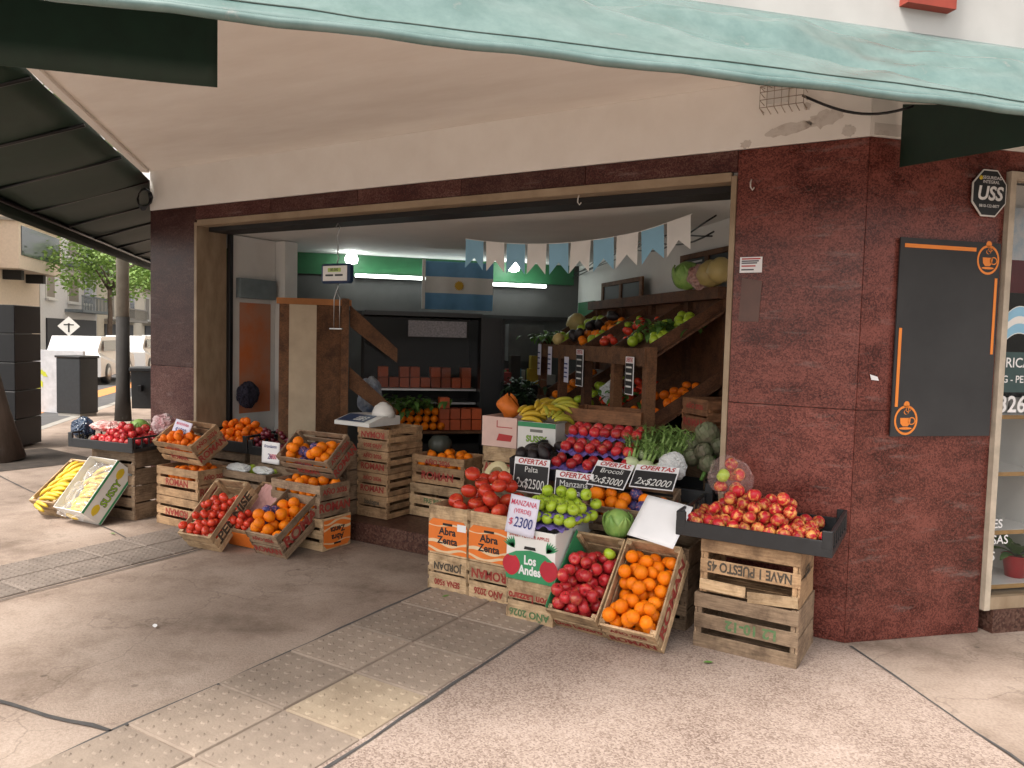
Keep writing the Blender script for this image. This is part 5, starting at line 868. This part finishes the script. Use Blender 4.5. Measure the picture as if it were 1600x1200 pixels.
# ------------------------------------------------------------------ the street at left
sheet('road', [W(-15.2, -60, -.166), W(-15.2, 160, -.166), W(kx-.15, 160, -.166), W(kx-.15, -60, -.166)], ASPH); sheet('bike_lane_paint', [W(-8.65, 8, -.162), W(-8.65, 60, -.162), W(-8.05, 60, -.162), W(-8.05, 8, -.162)], ORK)
for u in (-7.1, -11.6): sheet('road_line', [W(u-.07, -20, -.162), W(u-.07, 120, -.162), W(u+.07, 120, -.162), W(u+.07, -20, -.162)], RWHITE)
slab('far_pavement', [tuple(W(*q))[:2] for q in ((-24, -60), (-24, 160), (-15.2, 160), (-15.2, -60))], -.2, -.02, KERB)
def facade(name, label, v0, v1, h, m, u0=-19.):
    b = thing(name, label, 'building'); ubox('wall', u0-10, u0, v0, v1, -.02, h, m, b); return b
def win(b, v0, v1, z0, z1, u0=-19., frame=WHITEP, glass=None, blind=False):
    w_ = ubox('window', u0+.002, u0+.06, v0, v1, z0, z1, frame, b); ubox('pane', u0+.061, u0+.075, v0+.12, v1-.12, z0+.1, z1-.1, glass or mat('far_glass', (.06, .07, .08), .1), w_); ubox('sill', u0+.061, u0+.22, v0-.1, v1+.1, z0-.1, z0, frame, w_)
def balcony(b, v0, v1, z, u0=-19., m=None, dep=1.1):
    m = m or KERB; k = ubox('balcony', u0+.002, u0+dep, v0, v1, z-.18, z, m, b); n = max(3, int((v1-v0)/.35))
    for i in range(n+1): vv = v0+(v1-v0)*i/n; ubox('baluster', u0+dep-.08, u0+dep-.03, vv-.03, vv+.03, z+.001, z+.85, m, k)
    ubox('rail', u0+dep-.1, u0+dep-.01, v0, v1, z+.851, z+.95, m, k)
SHUT = mat('shutter_slats', (.30, .27, .23), .7, scale=3, stretch=(1, 1, 40)); DGATE = mat('dark_gate', (.035, .035, .04), .6)
b = facade('beige_building', 'beige building with bay window and garage at the far left', 30, 48, 14, mat('beige_render', (.70, .58, .47), .9, var=.06)); ubox('bay', -18.99, -17.7, 41, 47.5, 4.5, 6.9, MATS['beige_render'], b); ubox('bay_roof', -18.99, -17.55, 40.8, 47.7, 6.9, 7.05, KERB, b); ubox('bay_windows', -17.699, -17.66, 41.3, 47.2, 5.2, 6.7, mat('far_glass', (.06, .07, .08), .1), b); ubox('garage_door', -18.99, -18.93, 40, 46.5, 0, 2.2, DGATE, b)
for v_ in (42.5, 45.8): ubox('bracket', -18.99, -18.1, v_, v_+.4, 4.0, 4.5, DARK, b)
b = facade('grey_building', 'pale grey apartment building with shuttered windows and balcony', 48.1, 60, 17, mat('grey_render', (.68, .68, .69), .9, var=.05))
for z in (3.3, 6.3, 9.4): win(b, 49, 50.6, z, z+1.7, glass=SHUT); win(b, 53.2, 55.5, z-.1, z+1.9, glass=SHUT); win(b, 56.5, 58.8, z-.1, z+1.9); balcony(b, 52.6, 59.8, z-.55, m=mat('blue_grey_rail', (.17, .20, .22), .7))
ubox('ground_floor', -18.99, -18.9, 49, 59.5, 0, 2.1, DGATE, b)
b = facade('cream_building', 'cream building with balustraded balconies behind the street tree', 60.1, 84, 15, mat('cream_render', (.70, .64, .54), .9, var=.06))
for z in (2.3, 5.6, 8.9):
    balcony(b, 62, 72, z); balcony(b, 75, 83, z)
    for v_ in (63, 66.5, 70, 76, 80): win(b, v_, v_+1.8, z+.1, z+2.3, glass=SHUT if v_ != 70 else None)
for v_ in (62, 68, 76): ubox('doorway', -18.99, -18.92, v_, v_+3.2, 0, 1.9, DGATE, b)
facade('far_building', 'distant grey building closing the end of the street', 84.1, 130, 18, MATS['grey_render']); 
b = thing('neighbour_building', 'pale building next along the left street pavement', 'building'); ubox('wall', -4.2, 6, 12.1, 70, 0, 13, MATS['cream_render'], b)
b = thing('end_building', 'distant pale building across the end of the street', 'building'); ubox('wall', -19, 8, 140, 150, -.1, 20, MATS['grey_render'], b)
for k in range(12): ubox('window', -18+2.1*k, -16.8+2.1*k, 139.9, 139.99, 4, 6, mat('far_glass', (.06, .07, .08), .1), b)
def tree(label, base, h, r0, cr, n, lean_=(0, 0), leaf=.22, name='street_tree'):
    t_ = thing(name, label, 'tree', Matrix.Translation(base)); tip = Vector((lean_[0], lean_[1], h)); parts = [tube_data([tip*(i/8)+Vector((.05*math.sin(i), .05*math.cos(i*1.3), 0)) for i in range(9)], [r0*(1.3 if i == 0 else 1-.05*i) for i in range(9)], 14)]
    for k in range(7): a = k*.9; d = Vector((math.cos(a)*cr*.7, math.sin(a)*cr*.7, cr*(.3+.5*random.random()))); parts.append(tube_data([tip*.93, tip+d*.5+Vector((0, 0, .2)), tip+d], [r0*.45, r0*.25, r0*.06], 7))
    v, f = join_data(parts); link('trunk', mesh('trunk', v, f, True), mat('bark', (.15, .11, .085), .95, var=.25, scale=9, stretch=(1, 1, .3), bump=.8, bscale=14), t_)
    cl = [tip+Vector((random.gauss(0, cr*.5), random.gauss(0, cr*.5), cr*.5+random.gauss(0, cr*.35))) for _ in range(34)]; lv = []
    for i in range(n):
        c_ = random.choice(cl); p = c_+Vector((random.gauss(0, cr*.16), random.gauss(0, cr*.16), random.gauss(0, cr*.11))); d = Vector((random.gauss(0, 1), random.gauss(0, 1), random.gauss(-.2, .5))).normalized(); s_ = d.orthogonal().normalized()*leaf*.28; lv.append(([p, p+d*leaf*.5+s_, p+d*leaf, p+d*leaf*.5-s_], [(0, 1, 2, 3)]))
    v, f = join_data(lv); o = link('crown', mesh('crown', v, f), mat('tree_leaf', (.26, .40, .10), .6, c2=(.16, .29, .06), scale=1.2), t_); o['kind'] = 'stuff'
tree('leafy green street tree in front of the far balconies', W(-14.2, 44, -.02), 3.9, .16, 2.4, 3000, leaf=.24); tree('second leafy street tree further down the street', W(-14.2, 60, -.02), 4.2, .17, 2.6, 4000, leaf=.3)
tree('thick rough tree trunk at the left edge of the pavement', (-9.08, .12, 0), 4.6, .23, 2.4, 6000, (-.5, -.35), .2, 'pavement_tree')
pp = thing('utility_pole', 'weathered utility pole dark at its base beside the litter bin', 'pole', (-11.76, 3.39, 0)); link('shaft', lathe_mesh('shaft', [(.10, 1.75), (.085, 5.5)], 14), mat('pale_pole', (.33, .30, .25), .85), pp); link('dark_base', lathe_mesh('dark_base', [(.135, 0), (.11, .5), (.105, 1.749)], 14), mat('dark_pole', (.04, .035, .032), .8), pp)
lb = thing('litter_bin', 'black plastic litter bin hung on the utility pole', 'bin', T(-11.50, 3.62, .22, R(40))); wedge('bucket', [(-.13, 0), (.13, 0), (.17, .62), (-.17, .62)], -.17, .17, BLACKP, lb); box('lid', -.20, .20, -.20, .20, .62, .70, BLACKP, lb, .02); box('bracket', -.03, .03, -.30, -.17, .30, .40, BLACKM, lb)
sg = thing('road_sign', 'white diamond road sign with black symbol on a thin post', 'sign', W(-10.95, 25.4, -.16)); link('post', lathe_mesh('post', [(.04, 0), (.04, 2.0)], 8), BLACKM, sg); F45 = Matrix.Translation(Vector((.05, -.03, 1.75))) @ Matrix.Rotation(R(60), 4, 'Z') @ FACE['front']; poly('plate', [(0, -.33), (.33, 0), (0, .33), (-.33, 0)], WHITEP, sg, F45, .02); poly('symbol', [(-.15, .03), (.15, .03), (.15, .07), (.03, .07), (.03, .1), (-.03, .1), (-.03, .07), (-.15, .07)], BLACKC, sg, F45 @ Matrix.Translation((0, 0, .022)), .004); poly('symbol', [(-.025, -.2), (.025, -.2), (.025, .029), (-.025, .029)], BLACKC, sg, F45 @ Matrix.Translation((0, 0, .022)), .004)
kb = thing('news_kiosk', 'closed black metal kiosk with horizontal seams by the tree', 'kiosk', T(-10.2, .74, 0, R(35)))
for i in range(5): box('metal_panel', -.36, .36, -.3, .3, .02+i*.36, .02+i*.36+.352, BLACKM, kb, .006)
cb2 = thing('utility_cabinet', 'dark grey utility cabinet on the pavement before the parked cars', 'cabinet', T(-13.05, 3.35, 0, R(15))); box('body', -.26, .26, -.2, .2, .05, 1.02, BLACKP, cb2, .01); box('roof', -.28, .28, -.22, .22, 1.02, 1.06, BLACKM, cb2, .01); box('foot', -.24, .24, -.18, .18, 0, .05, KERB, cb2)
gr = thing('painted_panel', 'grey hoarding panel with a yellow painted plant behind the kiosk', 'panel', T(-15.5, 4.0, -.16, R(20))); box('sheet_panel', -1.0, 1.0, -.03, .03, 0, 1.25, mat('pale_panel', (.45, .45, .47), .7), gr)
for i in range(16): a = i*1.9; poly('painted_leaf', [(0, 0), (.10, .05), (.2, 0), (.10, -.05)], mat('yellow_green_paint', (.55, .58, .03), .6, rnd=.3), gr, Matrix.Translation((-.2+.25*math.sin(a*1.3), -.033-.002*i/16, .55+.33*math.cos(a))) @ FACE['front'] @ Matrix.Rotation(a, 4, 'Z'), .002)
def car(label, v_, m, u=-9.9, van=False):
    c = thing('parked_car', label, 'car', Matrix.Translation(W(u, v_, -.16)) @ Matrix.Rotation(R(135), 4, 'Z'), 'cars parked along the bike lane'); h = 1.9 if van else 1.45
    prof = [(-2.1, .25), (2.1, .25), (2.15, .6), (2.0, .85), (1.15, .95), (.55, h-.06), (.3, h), (-1.5, h), (-1.95, 1.0), (-2.15, .85)] if not van else [(-2.2, .25), (2.2, .25), (2.25, .8), (1.7, 1.05), (1.2, h-.1), (1.0, h), (-2.1, h), (-2.25, .9)]
    n = len(prof); V = [(x, s*(.82 if z < 1.0 else .68), z) for s in (-1, 1) for x, z in prof]; link('body', mesh('body', V, [tuple(range(n)), tuple(range(2*n-1, n-1, -1))]+[(i, n+i, n+(i+1) % n, (i+1) % n) for i in range(n)]), m, c)
    for s in (-1, 1):
        g_ = [(.95, 1.0), (.48, h-.12), (-1.35, h-.12), (-1.7, 1.02)]; link('side_window', mesh('side_window', [(x, s*(.80-.1*(z > 1.05)), z) for x, z in g_], [(0, 1, 2, 3) if s < 0 else (3, 2, 1, 0)]), mat('far_glass', (.06, .07, .08), .1), c)
        for x in (-1.35, 1.35): w_ = link('wheel', lathe_mesh('tyre', [(.2, -.1), (.31, -.09), (.32, 0), (.31, .09), (.2, .1)], 20), BLACKP, c, Matrix.Translation((x, s*.76, .32)) @ Matrix.Rotation(PI/2, 4, 'X')); link('rim', lathe_mesh('rim', [(.05, -.105), (.19, -.101), (.19, .101), (.05, .105)], 16), STEEL, w_)
    link('windscreen', mesh('windscreen', [(1.13, -.66, .99), (1.13, .66, .99), (.58, .6, h-.1), (.58, -.6, h-.1)], [(0, 1, 2, 3)]), mat('far_glass', (.06, .07, .08), .1), c)
WCAR = mat('white_car_paint', (.50, .50, .50), .25, var=.02)
car('white parked car nearest the utility cabinet', 24, WCAR); car('white parked car behind the litter bin', 30, WCAR); car('silver parked car furthest along the street', 36, mat('silver_paint', (.45, .46, .47), .3)); car('dark parked car at the end of the row', 42, mat('dark_paint', (.05, .05, .06), .3))

# small litter on the pavement
for i, (x, y) in enumerate(((-5.0, -.95), (-2.12, -.66), (-3.05, -1.9), (-.5, -.66))):
    v, f = leaf_data(.05, .012, i*1.3, .15, .1, 4); tag(link('leaf_scrap', mesh('leaf_scrap', [Vector(p)+Vector((0, 0, .012)) for p in v], f, True), (LEAFG, LEAFG, PAPER, LEAFG)[i], None, (x, y, 0)), ('green leaf scrap on the pavement before the left crates', 'green leaf scrap by the orange-labelled crates', 'white paper scrap on the open pavement', 'dry leaf scrap at the foot of the right stack')[i], 'litter')

for i in range(14):
    u = -1.0+.055*i; h = random.uniform(.08, .24); tag(ubox('grocery_packet', u, u+.045, 4.6+.05*(i % 3), 4.7+.05*(i % 3), 1.081, 1.081+h, mat('grocery_%d' % (i % 5), ((.4, .05, .04), (.5, .4, .1), (.08, .2, .3), (.45, .43, .4), (.1, .25, .08))[i % 5], .5)), 'small grocery packet standing on the back counter', 'packet', 'grocery packets on the back counter')
wc = thing('wall_cabinet', 'dim grey wall cabinet with papers on the back wall right of the flag', 'cabinet'); ubox('body', -.62, -.2, 5.08, 5.25, 1.3, 1.72, mat('cabinet_grey', (.13, .125, .12), .7), wc); ubox('paper_note', -.75, -.66, 5.245, 5.255, 1.62, 1.72, PAPER, wc)
